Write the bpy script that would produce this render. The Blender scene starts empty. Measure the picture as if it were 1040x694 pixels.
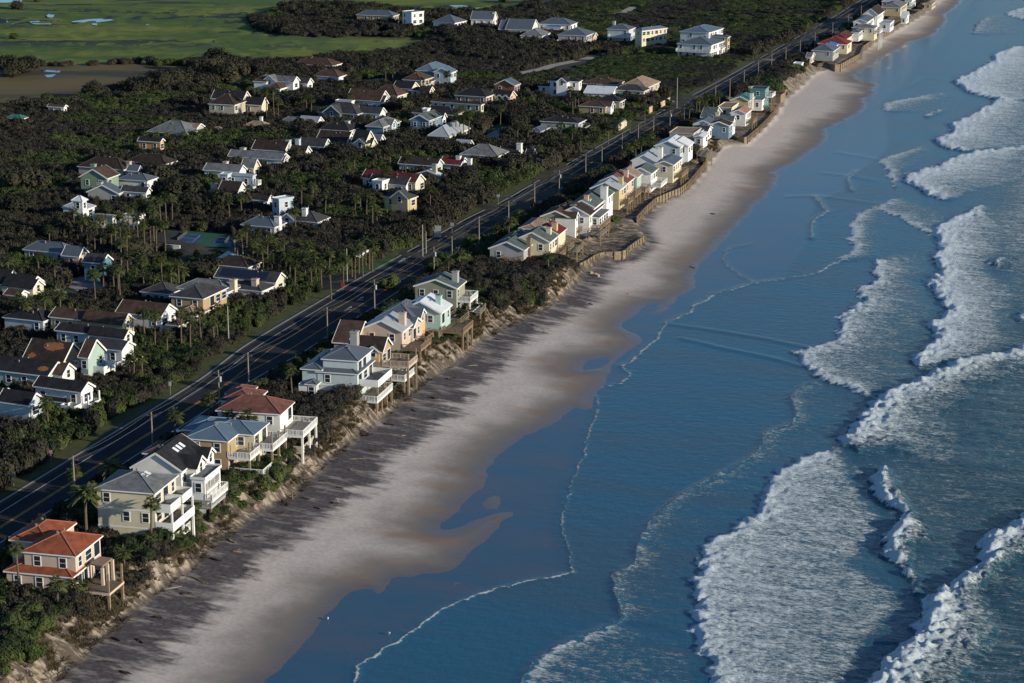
import bpy, math, random
import numpy as np
from mathutils import Vector, Matrix

# ------------------------------------------------------------------ camera, sky, sun, exposure
SC = bpy.context.scene
COL = SC.collection
CX, CY, F, YH, HC = 520.0, 347.0, 2150.0, -220.0, 113.0
PITCH = math.atan((CY - YH) / F)
cam = bpy.data.cameras.new("camera")
cam.sensor_width = 36.0
cam.lens = F / 1040.0 * 36.0
cam.clip_start = 1.0
cam.clip_end = 40000.0
co = bpy.data.objects.new("camera", cam)
COL.objects.link(co)
co.location = (0, 0, HC)
co.rotation_euler = (math.pi / 2 - PITCH, 0, 0)
SC.camera = co

SUN_AZ, SUN_EL = math.radians(119.0), math.radians(15.0)   # azimuth clockwise from +Y
world = bpy.data.worlds.new("World")
SC.world = world
world.use_nodes = True
wn = world.node_tree.nodes
sky = wn.new("ShaderNodeTexSky")
sky.sky_type = 'NISHITA'
sky.sun_disc = False
sky.sun_elevation = SUN_EL
sky.sun_rotation = SUN_AZ
sky.altitude = 100
sky.air_density = 1.0
sky.dust_density = 0.0
sky.ozone_density = 4.4
world.node_tree.links.new(sky.outputs[0], wn["Background"].inputs[0])
wn["Background"].inputs[1].default_value = 0.12
sl = bpy.data.lights.new("sun", 'SUN')
sl.energy = 5.0
sl.angle = math.radians(0.5)
sl.color = (1.0, 0.90, 0.72)
so = bpy.data.objects.new("sun", sl)
COL.objects.link(so)
S = Vector((math.sin(SUN_AZ) * math.cos(SUN_EL), math.cos(SUN_AZ) * math.cos(SUN_EL), math.sin(SUN_EL)))
so.rotation_euler = S.to_track_quat('Z', 'Y').to_euler()
so.location = (400, 0, 300)
SC.view_settings.view_transform = 'Standard'
SC.view_settings.look = 'None'
SC.view_settings.exposure = 0.08
SC.view_settings.gamma = 1.0
SC.view_settings.use_curve_mapping = False
SC.cycles.max_bounces = 5
SC.cycles.diffuse_bounces = 2
SC.cycles.glossy_bounces = 2
SC.cycles.use_denoising = True

# ------------------------------------------------------------------ helpers
RND = random.Random(7)
NPR = np.random.RandomState(11)
ZW, ZB = -6.0, -4.2          # water level, foot of the dune scarp (land is z = 0)
_fw = np.array([0, math.cos(PITCH), -math.sin(PITCH)])
_up = np.array([0, math.sin(PITCH), math.cos(PITCH)])
CAMP = np.array([0, 0, HC])

def un(x, y, z=0.0):
    """the place in the world at height z that a measured point of the survey photograph corresponds to"""
    d = _fw * F + np.array([1.0, 0, 0]) * (x - CX) - _up * (y - CY)
    return CAMP + d * ((z - HC) / d[2])

def ppm(y):
    return math.cos(PITCH) * (y - YH) / HC

def hsh(ix, iy, seed):
    n = (ix.astype(np.int64) * 374761393 + iy.astype(np.int64) * 668265263 + seed * 974634777) & 0x7fffffff
    n = (n ^ (n >> 13)) * 1274126177 & 0x7fffffff
    return ((n ^ (n >> 16)) & 0xffff) / 65535.0

def vnoise(x, y, seed=0):
    x = np.asarray(x, float); y = np.asarray(y, float)
    ix, iy = np.floor(x), np.floor(y)
    fx, fy = x - ix, y - iy
    fx = fx * fx * (3 - 2 * fx); fy = fy * fy * (3 - 2 * fy)
    a, b = hsh(ix, iy, seed), hsh(ix + 1, iy, seed)
    c, d = hsh(ix, iy + 1, seed), hsh(ix + 1, iy + 1, seed)
    return (a * (1 - fx) + b * fx) * (1 - fy) + (c * (1 - fx) + d * fx) * fy

def fbm(x, y, seed=0, n=4):
    s, a, t = 0, 1.0, 0
    for i in range(n):
        s = s + a * vnoise(np.asarray(x) * 2 ** i, np.asarray(y) * 2 ** i, seed + i)
        t += a; a *= 0.5
    return s / t

def smooth(a, b, x):
    t = np.clip((x - a) / (b - a), 0, 1)
    return t * t * (3 - 2 * t)

def poly_w(pts, z=0.0):
    return np.array([un(x, y, z)[:2] for x, y in pts])

def in_poly(X, Y, P):
    r = np.zeros(X.shape, bool)
    n = len(P)
    for i in range(n):
        x1, y1 = P[i]; x2, y2 = P[(i + 1) % n]
        if y1 == y2: continue
        c = ((y1 > Y) != (y2 > Y)) & (X < (x2 - x1) * (Y - y1) / (y2 - y1) + x1)
        r ^= c
    return r

def dist_line(X, Y, P):
    d = np.full(X.shape, 1e9)
    for i in range(len(P) - 1):
        ax, ay = P[i]; bx, by = P[i + 1]
        vx, vy = bx - ax, by - ay
        L = vx * vx + vy * vy + 1e-9
        t = np.clip(((X - ax) * vx + (Y - ay) * vy) / L, 0, 1)
        d = np.minimum(d, (X - ax - t * vx) ** 2 + (Y - ay - t * vy) ** 2)
    return np.sqrt(d)

def tag(o, label=None, cat=None, group=None, kind=None):
    if label: o["label"] = label
    if cat: o["category"] = cat
    if group: o["group"] = group
    if kind: o["kind"] = kind
    return o

def empty(name, loc, rz=0.0):
    o = bpy.data.objects.new(name, None)
    o.location = loc; o.rotation_euler = (0, 0, rz)
    o.empty_display_size = 0.5
    COL.objects.link(o)
    return o

class MB:
    """collects faces with material slots, then links them as one mesh object"""
    def __init__(s): s.v = []; s.f = []; s.m = []
    def face(s, pts, m=0):
        b = len(s.v); s.v.extend([tuple(p) for p in pts])
        s.f.append(tuple(range(b, b + len(pts)))); s.m.append(m)
    def box(s, a, b, m=0):
        x0, y0, z0 = a; x1, y1, z1 = b
        P = [(x0,y0,z0),(x1,y0,z0),(x1,y1,z0),(x0,y1,z0),(x0,y0,z1),(x1,y0,z1),(x1,y1,z1),(x0,y1,z1)]
        k = len(s.v); s.v.extend(P)
        for q in ((3,2,1,0),(4,5,6,7),(0,1,5,4),(1,2,6,5),(2,3,7,6),(3,0,4,7)):
            s.f.append(tuple(k + i for i in q)); s.m.append(m)
    def bar(s, p, q, w, h=None, m=0):
        p, q = Vector(p), Vector(q); h = h or w
        d = (q - p)
        if d.length < 1e-6: return
        d.normalize()
        u = d.cross(Vector((0, 0, 1)))
        if u.length < 1e-3: u = Vector((1, 0, 0))
        u.normalize(); n = u.cross(d)
        c = []
        for e in (p, q):
            for su, sn in ((-1,-1),(1,-1),(1,1),(-1,1)):
                c.append(tuple(e + u * (su * w / 2) + n * (sn * h / 2)))
        k = len(s.v); s.v.extend(c)
        for f in ((0,1,2,3),(7,6,5,4),(0,4,5,1),(1,5,6,2),(2,6,7,3),(3,7,4,0)):
            s.f.append(tuple(k + i for i in f)); s.m.append(m)
    def tube(s, path, radii, n=8, m=0, cap=True):
        rings = []
        for i, p in enumerate(path):
            p = Vector(p)
            a = Vector(path[max(i - 1, 0)]); b = Vector(path[min(i + 1, len(path) - 1)])
            d = (b - a).normalized()
            u = d.cross(Vector((0.13, 0.99, 0.05))).normalized(); w = d.cross(u)
            k = len(s.v)
            for j in range(n):
                t = 2 * math.pi * j / n
                s.v.append(tuple(p + (u * math.cos(t) + w * math.sin(t)) * radii[i]))
            rings.append(k)
        for i in range(len(rings) - 1):
            for j in range(n):
                a, b = rings[i], rings[i + 1]
                s.f.append((a + j, a + (j + 1) % n, b + (j + 1) % n, b + j)); s.m.append(m)
        if cap:
            s.f.append(tuple(rings[-1] + j for j in range(n))); s.m.append(m)
            s.f.append(tuple(rings[0] + j for j in reversed(range(n)))); s.m.append(m)
    def mesh(s, name, mats):
        me = bpy.data.meshes.new(name)
        me.from_pydata(s.v, [], s.f)
        for m in (mats if isinstance(mats, (list, tuple)) else [mats]): me.materials.append(m)
        me.polygons.foreach_set("material_index", s.m)
        me.update()
        return me
    def build(s, name, mats, parent=None, loc=None):
        o = bpy.data.objects.new(name, s.mesh(name, mats))
        COL.objects.link(o)
        if parent is not None: o.parent = parent
        if loc is not None: o.location = loc
        return o

def inst(name, me, parent=None, loc=(0, 0, 0), rz=0.0, scale=1.0):
    o = bpy.data.objects.new(name, me)
    COL.objects.link(o)
    o.location = loc; o.rotation_euler = (0, 0, rz)
    o.scale = (scale,) * 3 if not isinstance(scale, tuple) else scale
    if parent is not None: o.parent = parent
    return o

# ------------------------------------------------------------------ materials
class NT:
    def __init__(s, name):
        s.mat = bpy.data.materials.new(name); s.mat.use_nodes = True
        s.t = s.mat.node_tree; s.n = s.t.nodes; s.l = s.t.links
        s.b = s.n["Principled BSDF"]
    def new(s, t, **k):
        n = s.n.new(t)
        for a, v in k.items(): setattr(n, a, v)
        return n
    def put(s, sock, v):
        if isinstance(v, bpy.types.NodeSocket): s.l.new(v, sock)
        elif isinstance(v, (tuple, list)) and len(v) == 3 and sock.type == 'RGBA': sock.default_value = (*v, 1)
        else: sock.default_value = v
    def math(s, op, a, b=0.0, c=None, clamp=False):
        n = s.new("ShaderNodeMath", operation=op); n.use_clamp = clamp
        s.put(n.inputs[0], a); s.put(n.inputs[1], b)
        if c is not None: s.put(n.inputs[2], c)
        return n.outputs[0]
    def step(s, x, a, b):
        n = s.new("ShaderNodeMapRange", interpolation_type='SMOOTHSTEP')
        s.put(n.inputs[0], x); s.put(n.inputs[1], a); s.put(n.inputs[2], b)
        return n.outputs[0]
    def mix(s, f, a, b):
        n = s.new("ShaderNodeMix", data_type='RGBA')
        s.put(n.inputs[0], f); s.put(n.inputs[6], a); s.put(n.inputs[7], b)
        return n.outputs[2]
    def attr(s, name):
        return s.new("ShaderNodeAttribute", attribute_name=name).outputs["Fac"]
    def coord(s, kind="Object", scale=(1, 1, 1), rot=0.0):
        c = s.new("ShaderNodeTexCoord").outputs[kind]
        if rot:
            r = s.new("ShaderNodeMapping"); r.inputs["Rotation"].default_value = (0, 0, rot)
            s.l.new(c, r.inputs[0]); c = r.outputs[0]
        m = s.new("ShaderNodeMapping"); m.inputs["Scale"].default_value = scale
        s.l.new(c, m.inputs[0])
        return m.outputs[0]
    def noise(s, vec, scale=1.0, detail=4.0, rough=0.55, dist=0.0):
        n = s.new("ShaderNodeTexNoise")
        s.l.new(vec, n.inputs["Vector"])
        n.inputs["Scale"].default_value = scale; n.inputs["Detail"].default_value = detail
        n.inputs["Roughness"].default_value = rough; n.inputs["Distortion"].default_value = dist
        return n.outputs[0]
    def bump(s, h, strength=0.5, dist=0.1, normal=None):
        n = s.new("ShaderNodeBump"); n.inputs["Strength"].default_value = strength
        n.inputs["Distance"].default_value = dist
        s.put(n.inputs["Height"], h)
        if normal is not None: s.l.new(normal, n.inputs["Normal"])
        return n.outputs[0]

_mc = {}
def mat(name, col, rough=0.8, var=0.25, scale=1.5, bump=0.0, metal=0.0, stripes=0.0, spec=0.3):
    key = (name, tuple(col), rough, var, scale, stripes)
    if key in _mc: return _mc[key]
    t = NT(name)
    v = t.coord("Object")
    n = t.noise(v, scale, 5, 0.6)
    n2 = t.noise(v, scale * 9, 3, 0.6)
    f = t.math('ADD', t.math('MULTIPLY', n, 0.65), t.math('MULTIPLY', n2, 0.35))
    f = t.step(f, 0.3, 0.7)
    c = t.mix(f, tuple(x * (1 - var) for x in col), tuple(min(1, x * (1 + var * 0.6)) for x in col))
    if stripes:
        w = t.new("ShaderNodeTexWave", bands_direction='DIAGONAL')
        w.inputs["Scale"].default_value = stripes; w.inputs["Distortion"].default_value = 0.0
        t.l.new(v, w.inputs["Vector"])
        c = t.mix(t.math('MULTIPLY', t.step(w.outputs[1], 0.8, 1.0), 0.35), c, tuple(x * 0.55 for x in col))
    t.put(t.b.inputs["Base Color"], c)
    t.b.inputs["Roughness"].default_value = rough
    t.b.inputs["Metallic"].default_value = metal
    t.b.inputs["Specular IOR Level"].default_value = spec
    if bump: t.l.new(t.bump(n2, bump, 0.05), t.b.inputs["Normal"])
    _mc[key] = t.mat
    return t.mat

WHITE = mat("white_paint", (0.78, 0.77, 0.74), 0.6, 0.06)
WOOD = mat("weathered_wood", (0.17, 0.125, 0.085), 0.85, 0.4, 2.0, 0.3)
PALEWOOD = mat("new_wood", (0.27, 0.20, 0.13), 0.8, 0.3, 2.0, 0.2)
GREYWOOD = mat("grey_wood", (0.25, 0.225, 0.19), 0.85, 0.3, 2.0, 0.2)
DARKMETAL = mat("dark_metal", (0.06, 0.06, 0.06), 0.5, 0.2)
CONC = mat("concrete", (0.34, 0.33, 0.31), 0.85, 0.2, 0.4)
BRICK = mat("red_brick", (0.33, 0.13, 0.07), 0.85, 0.25, 3)
def _glass():
    t = NT("window_glass")
    t.put(t.b.inputs["Base Color"], (0.02, 0.03, 0.04)); t.b.inputs["Roughness"].default_value = 0.06
    t.b.inputs["Specular IOR Level"].default_value = 0.6
    return t.mat
GLASS = _glass()

# ------------------------------------------------------------------ survey lines (photograph points turned into ground positions)
ROADC = [(-260,700),(-120,612),(0,534),(44,508.5),(90,481),(159,436),(199,409.6),(277.7,361),(320.6,331),(344,315.5),(370,300),(418,275),(461,248),(480,238),(496,228),(522.7,212.5),(547.7,197),(559,190),(580,177.5),(597,167),(637,144.4),(682,118),(725,95),(760,76),(790,57.5),(815,43.5),(840,29.5),(864,15),(881,4),(910,-14),(960,-42),(1030,-75)]
BASE = [(-120,840),(-40,770),(56,693),(92,659),(134,623),(173,592),(196,578),(215,556),(240,537),(264,519),(298,504),(326,475),(363,443),(398,418),(430,389),(466,367),(498,340),(519,331),(547,317),(569,305),(578,295),(588,286),(594,276),(608,267),(634,262),(652,250),(655,246),(650,235),(646,229),(666,209),(690,199),(701,190),(710,179),(714,175),(722,162),(729,153),(740,147),(758,146),(770,136),(785,120),(791,110),(799,100),(810,91),(823,77),(836,71),(852,71),(873,60),(877,52),(886,45),(904,35),(921,24),(938,14),(950,3),(964,-12),(1010,-48),(1080,-85)]
SHORE = [(-60,1050),(180,790),(269.7,693),(292,670),(318,644),(334,622),(357,599),(379.5,594),(383,610),(389,599),(402,583),(415,583),(441,588),(467,576.5),(483,557),(505,538),(529.6,518.4),(512,517.5),(486,528),(466.7,539.4),(447,542.6),(450.5,525),(466.7,517),(483,504),(489,489),(500.6,470),(512,455),(525,447),(554,436),(570,425),(582,416),(600,420),(606,412),(600,398),(619,393),(619,378),(619,370),(629,364),(651,347),(651,338),(642,334.5),(629,335),(638,326.6),(655,308),(665,306),(671,309),(664,316.5),(669.5,319),(684,312),(684,306),(710,292),(705.5,279),(714,264.7),(727,253),(738.6,241.6),(747,231.5),(759,220),(780,197.5),(791,187.5),(789,175),(817.5,160),(827.5,152.5),(840,142.5),(841,132.5),(857.5,124),(869,118),(878.5,113.5),(881,105),(876.5,101),(894,95),(886,92),(894,86.5),(888,82.7),(876.5,83.7),(867,76),(874.6,73),(892,63.5),(897.7,57.7),(917,50),(924.6,43),(949.6,36.5),(955,29),(963,22),(960,15),(972.7,7.7),(974.6,3.8),(985,-10),(1030,-48),(1100,-90)]
POOLS = [[(596,367),(615,363),(619,367),(609,374),(592,376)], [(571,424),(585,414),(600,421),(603,427),(580,432)]]
ISLES = [[(487.6,512),(498,505),(508.6,502),(510,510),(509,517),(492.5,518.4)], [(453,593),(460,590),(467,591),(462,595)], [(445,609),(450,605),(455,607),(449,611)], [(458,601),(463,598),(462,603)], [(664,317),(676,311),(682,313),(672,319)], [(896,70),(905,67),(902,72)], [(905,50),(918,47),(912,53)]]
SWASH1 = [(366,760),(362,690),(363,678),(385,662),(400,655),(420,640),(440,625),(480,605),(530,592),(583,582)]
SWASH2 = [(583,582),(577,560),(570,540),(570,525),(577,505),(580,490),(592,465),(597,440),(609,414),(607,403),(599,396)]
SWASH3 = [(599,396),(629,390),(640,381),(630.6,371),(640.7,368),(652,357),(666.6,345),(676.7,328),(701,318),(704,311),(717,306),(727,298),(744,294),(766,287.7),(800,283),(831,277.6),(848,267)]
SWASH4 = [(766,287.7),(744,275),(734,263),(738.6,253),(762,248)]
SWASH5 = [(824,242.5),(825,225),(840,215),(833,206),(827.5,200)]
SWASH6 = [(865,194),(861,182.5),(870,174)]
RIM = [(525,720),(530,692),(545,672),(570,655),(600,643),(630,633),(633,628),(626,605),(622,583),(645,574),(648,553),(662,528),(690,505),(735,480),(768,462),(776,452),(775,440),(805,431),(810,420),(803,402),(820,390),(832,387)]
FILMEDGE = SWASH1 + SWASH2[1:] + SWASH3[1:-2] + [(824,243),(825,225),(832,205),(862,192),(862,182),(890,164),(905,150),(905,125),(895,108),(920,85),(935,60),(955,45),(975,20),(1000,-10),(1060,-70)]

def resample(P, n):
    P = np.array(P, float)
    s = np.r_[0, np.cumsum(np.hypot(*np.diff(P, axis=0).T))]
    t = np.linspace(0, s[-1], n)
    return np.c_[np.interp(t, s, P[:, 0]), np.interp(t, s, P[:, 1])]

def smoothline(P, n, k):
    Q = resample(P, n)
    ker = np.ones(k) / k
    Qp = np.r_[np.repeat(Q[:1], k // 2, 0), Q, np.repeat(Q[-1:], k // 2, 0)]
    R = np.c_[np.convolve(Qp[:, 0], ker, 'valid'), np.convolve(Qp[:, 1], ker, 'valid')][:n]
    R[0], R[-1] = Q[0], Q[-1]
    return R

road_w = smoothline(poly_w(ROADC), 400, 25)
base_w = poly_w(BASE, ZB)
base_w = np.r_[[base_w[0] + (base_w[0] - base_w[1]) * 6], base_w, [base_w[-1] + (base_w[-1] - base_w[-2]) * 20]]
shore_w = smoothline(poly_w(SHORE, ZW), 620, 3)
shore_w = shore_w + np.c_[fbm(shore_w[:, 1] * .3, shore_w[:, 0] * .3, 12, 4) - .5, fbm(shore_w[:, 1] * .3, shore_w[:, 0] * .3, 22, 4) - .5] * 2.6
shore_w = shore_w + np.c_[vnoise(shore_w[:, 1] * 1.1, shore_w[:, 0] * 1.1, 13) - .5, vnoise(shore_w[:, 1] * 1.1, shore_w[:, 0] * 1.1, 23) - .5] * 1.2
shore_w = np.r_[[shore_w[0] + (shore_w[0] - shore_w[1]) * 2], shore_w, [shore_w[-1] + (shore_w[-1] - shore_w[-2]) * 20]]
shore_poly = np.r_[shore_w, [[-3000, shore_w[-1][1]], [-3000, shore_w[0][1]]]]
isles_w = [poly_w(p, ZW) for p in ISLES]
pools_w = [poly_w(p, ZW) for p in POOLS]
film_w = poly_w(FILMEDGE, ZW)
_o = np.argsort(base_w[:, 1])
COSH = math.cos(math.radians(17.5))

def d_base(X, Y):
    """metres seaward of the foot of the dune"""
    return (X - np.interp(Y, base_w[_o, 1], base_w[_o, 0])) * COSH

def d_road(X, Y):
    return (X - np.interp(Y, road_w[:, 1], road_w[:, 0])) * COSH

def road_heading(Y):
    i = min(max(int(np.searchsorted(road_w[:, 1], Y)), 3), len(road_w) - 4)
    d = road_w[i + 3] - road_w[i - 3]
    return math.atan2(d[0], d[1])

def dist_far(X, Y, P):
    """distance to a dense line, walking it in slices of Y"""
    X, Y = np.asarray(X, float), np.asarray(Y, float)
    out = np.full(X.shape, 60.0)
    for i in range(0, len(P) - 1, 12):
        Q = P[i:i + 13]
        m = (X > Q[:, 0].min() - 60) & (X < Q[:, 0].max() + 60) & (Y > Q[:, 1].min() - 60) & (Y < Q[:, 1].max() + 60)
        if m.any(): out[m] = np.minimum(out[m], dist_line(X[m], Y[m], Q))
    return out

def d_shore(X, Y):
    """metres seaward of the water's edge"""
    d = dist_far(X, Y, shore_w)
    land = in_poly(X, Y, shore_poly)
    s = np.where(land, -d, d)
    for p in pools_w:
        dp = dist_line(X, Y, np.r_[p, p[:1]])
        s = np.where(in_poly(X, Y, p), dp, np.maximum(s, -dp))
    for p in isles_w:
        p = resample(np.r_[p, p[:1]], 30); p = p + np.c_[vnoise(p[:, 0], p[:, 1], 6) - .5, vnoise(p[:, 0], p[:, 1], 7) - .5] * 1.5
        dp = dist_line(X, Y, p)
        s = np.where(in_poly(X, Y, p), -np.minimum(dp, 2), np.minimum(s, np.where(s > 0, dp, s)))
    return s
Y_TERR = [(un(592,276,ZB)[1], un(716,172,ZB)[1]), (un(745,147,ZB)[1], un(791,110,ZB)[1]), (un(845,71,ZB)[1], un(938,14,ZB)[1])]
def terrace(Y):
    t = np.zeros(np.shape(Y))
    for a, b in Y_TERR:
        t = np.maximum(t, smooth(a - 4, a + 1, Y) * (1 - smooth(b - 2, b + 6, Y)))
    return t

def land_z(X, Y, db, ds=None):
    rib = (vnoise(Y * 0.9 + X * 0.15, X * 0.05, 5) - 0.5) * 2.2 + (vnoise(Y * 0.16, X * 0.02, 9) - 0.5) * 2.6
    w = 3.6 + (vnoise(Y * 0.05, 0 * X, 3)) * 2.2
    t = np.clip((-db + rib * smooth(0, -2, db)) / w, 0, 1)
    zs = ZB * (1 - t ** 0.8)
    zt = np.where(db > -0.3, ZB, -2.6 + 2.6 * smooth(-9, -21, db) + (fbm(X * .16, Y * .16, 4, 3) - .5) * 2.0 * smooth(-1.5, -5, db))
    k = terrace(Y)
    z = np.where(k > 0.5, zt, zs)
    inland = smooth(-12, -30, db)
    z = z + inland * (fbm(X * 0.02, Y * 0.02, 21) - 0.5) * 0.0
    return np.where(db > 0, ZB, z)

def ground_z(x, y):
    X, Y = np.array([x], float), np.array([y], float)
    db = d_base(X, Y)
    if db[0] <= 0: return float(land_z(X, Y, db)[0])
    ds = d_shore(X, Y)[0]
    t = db[0] / max(db[0] - ds, 1.0) if ds < 0 else 1.0
    return float(ZW + (ZB - ZW) * max(1 - t, 0) ** 1.25)
# ------------------------------------------------------------------ terrain
def fan_grid(tans, Ys):
    T, Yg = np.meshgrid(tans, Ys)
    return T * Yg, Yg

def grid_mesh(name, X, Y, Z, attrs, material, keep=None):
    r, c = X.shape
    idx = np.arange(r * c).reshape(r, c)
    q = np.stack([idx[:-1, :-1], idx[:-1, 1:], idx[1:, 1:], idx[1:, :-1]], -1).reshape(-1, 4)
    if keep is not None:
        k = keep.reshape(-1)
        q = q[k[q].any(1)]
        used = np.zeros(r * c, bool); used[q] = True
        remap = np.cumsum(used) - 1
        q = remap[q]
    else:
        used = np.ones(r * c, bool)
    V = np.stack([X.reshape(-1)[used], Y.reshape(-1)[used], Z.reshape(-1)[used]], -1)
    me = bpy.data.meshes.new(name)
    me.vertices.add(len(V)); me.vertices.foreach_set("co", V.astype(np.float32).ravel())
    me.loops.add(q.size); me.loops.foreach_set("vertex_index", q.astype(np.int32).ravel())
    me.polygons.add(len(q))
    me.polygons.foreach_set("loop_start", (np.arange(len(q)) * 4).astype(np.int32))
    me.polygons.foreach_set("use_smooth", np.ones(len(q), bool))
    me.update(calc_edges=True)
    for k, a in attrs.items():
        at = me.attributes.new(k, 'FLOAT', 'POINT')
        at.data.foreach_set("value", a.reshape(-1)[used].astype(np.float32))
    me.materials.append(material)
    o = bpy.data.objects.new(name, me)
    COL.objects.link(o)
    return o

def rows(y_from, y_to, step):
    ys = np.arange(y_from, y_to, -step)
    return np.array([un(CX, y, 0)[1] for y in ys])

MARSH = [(-200,67),(60,67),(130,64),(200,67),(250,65),(300,63),(360,59),(420,50),(436,43),(428,38),(370,37),(300,37),(262,31),(252,19),(290,10),(340,7),(400,11),(470,16),(520,11),(560,3),(600,-40),(560,-90),(-700,-90)]
BROWNM = [(-200,68),(60,68),(130,65),(195,68),(216,73),(190,80),(150,86),(125,93),(60,106),(-60,119),(-250,125)]
marsh_w, brown_w = poly_w(MARSH), poly_w(BROWNM)

def terrain_material():
    t = NT("terrain_ground")
    PER = math.radians(17.5)
    v = t.coord("Object")
    vs = t.coord("Object", (0.045, 0.32, 0.3), PER)          # streaks running across the shore
    beach, db, ds, marsh, brown, scarp = (t.attr(a) for a in ("beach", "db", "ds", "marsh", "brown", "scarp"))
    big = t.noise(v, 0.06, 4, 0.6)
    fine = t.noise(v, 1.3, 5, 0.65)
    st = t.noise(vs, 1.0, 6, 0.62, 0.6)
    st2 = t.noise(t.coord("Object", (0.02, 0.12, 0.3), PER), 1.0, 4, 0.6)
    # sand: pale where dry, heavy dark mineral sand lying in streaks near the dune foot, tan and rusty when damp
    dry = t.mix(t.step(fine, 0.3, 0.7), (0.45, 0.39, 0.345), (0.57, 0.495, 0.445))
    reach = t.attr("dark")
    e = t.math('ADD', t.math('MULTIPLY', db, -1.0), t.math('MULTIPLY', t.math('SUBTRACT', t.math('ADD', t.math('MULTIPLY', st, 0.55), t.math('MULTIPLY', t.noise(v, 0.14, 6, 0.7, 0.6), 0.45)), 0.44), t.math('MULTIPLY', reach, 2.0)))
    e = t.math('ADD', e, t.math('MULTIPLY', reach, 0.62))
    darkm = t.math('MULTIPLY', t.step(e, -2.0, 3.0), t.step(reach, 1.0, 4.0))
    darkm = t.math('MULTIPLY', darkm, t.math('ADD', 0.58, t.math('MULTIPLY', t.step(t.noise(t.coord("Object", (0.12, 0.4, 0.3), PER), 1.0, 5, 0.7), 0.33, 0.55), 0.5)))
    c = t.mix(darkm, dry, t.mix(t.step(fine, .35, .65), (0.052, 0.045, 0.050), (0.10, 0.085, 0.088)))
    wetd = t.math('ADD', ds, t.math('MULTIPLY', t.math('SUBTRACT', t.math('ADD', t.math('MULTIPLY', st2, 0.45), t.math('MULTIPLY', t.noise(v, 0.09, 5, 0.6, 0.6), 0.55)), 0.5), 16.0))
    damp = t.step(wetd, -15.0, -4.0)
    rust = t.math('MULTIPLY', t.step(st2, 0.5, 0.68), 0.7)
    dampc = t.mix(rust, (0.20, 0.172, 0.147), (0.26, 0.16, 0.105))
    c = t.mix(damp, c, dampc)
    wet = t.step(t.math('ADD', ds, t.math('MULTIPLY', t.math('SUBTRACT', st, 0.5), 5.0)), -5.0, -0.5)
    c = t.mix(t.math('MULTIPLY', wet, 0.6), c, (0.11, 0.088, 0.072))
    # dune scarp: bare tan sand with darker root mats
    sc = t.mix(t.step(t.noise(t.coord("Object", (0.5, 1.2, 0.25)), 0.9, 5, 0.65), 0.36, 0.56), (0.36, 0.29, 0.22), (0.085, 0.066, 0.05))
    c = t.mix(scarp, c, sc)
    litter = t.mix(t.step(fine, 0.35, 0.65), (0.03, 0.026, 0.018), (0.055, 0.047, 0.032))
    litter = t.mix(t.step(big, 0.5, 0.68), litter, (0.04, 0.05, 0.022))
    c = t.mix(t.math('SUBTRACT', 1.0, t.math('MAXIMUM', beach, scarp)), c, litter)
    # salt marsh beyond the scrub
    vm = t.coord("Object", (0.012, 0.03, 1))
    mn = t.noise(vm, 1.0, 6, 0.62, 0.5)
    mc = t.mix(t.step(mn, 0.42, 0.62), (0.058, 0.105, 0.008), (0.15, 0.17, 0.016))
    chan = t.noise(t.coord("Object", (0.007, 0.035, 1), 0.06), 1.0, 5, 0.6, 0.7)
    ch = t.math('MULTIPLY', t.step(chan, 0.535, 0.56), t.step(t.attr("far"), 0.0, 1.0))
    mc = t.mix(ch, mc, (0.012, 0.02, 0.018))
    c = t.mix(marsh, c, mc)
    bc = t.mix(t.step(mn, 0.4, 0.6), (0.04, 0.038, 0.02), (0.13, 0.095, 0.032))
    c = t.mix(brown, c, bc)
    t.put(t.b.inputs["Base Color"], c)
    sheen = t.math('MULTIPLY', t.step(t.math('ADD', ds, t.math('MULTIPLY', t.math('SUBTRACT', st, 0.5), 6.0)), -7.0, 0.5), beach)
    r = t.math('SUBTRACT', 0.92, t.math('MULTIPLY', sheen, 0.78))
    t.put(t.b.inputs["Roughness"], r)
    t.b.inputs["Specular IOR Level"].default_value = 0.35
    h = t.math('ADD', t.math('MULTIPLY', fine, 0.25), t.math('MULTIPLY', st, 0.35))
    t.l.new(t.bump(t.math('MULTIPLY', h, t.math('SUBTRACT', 1.0, t.math('MULTIPLY', sheen, 0.85))), 0.55, 0.25), t.b.inputs["Normal"])
    return t.mat

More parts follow.
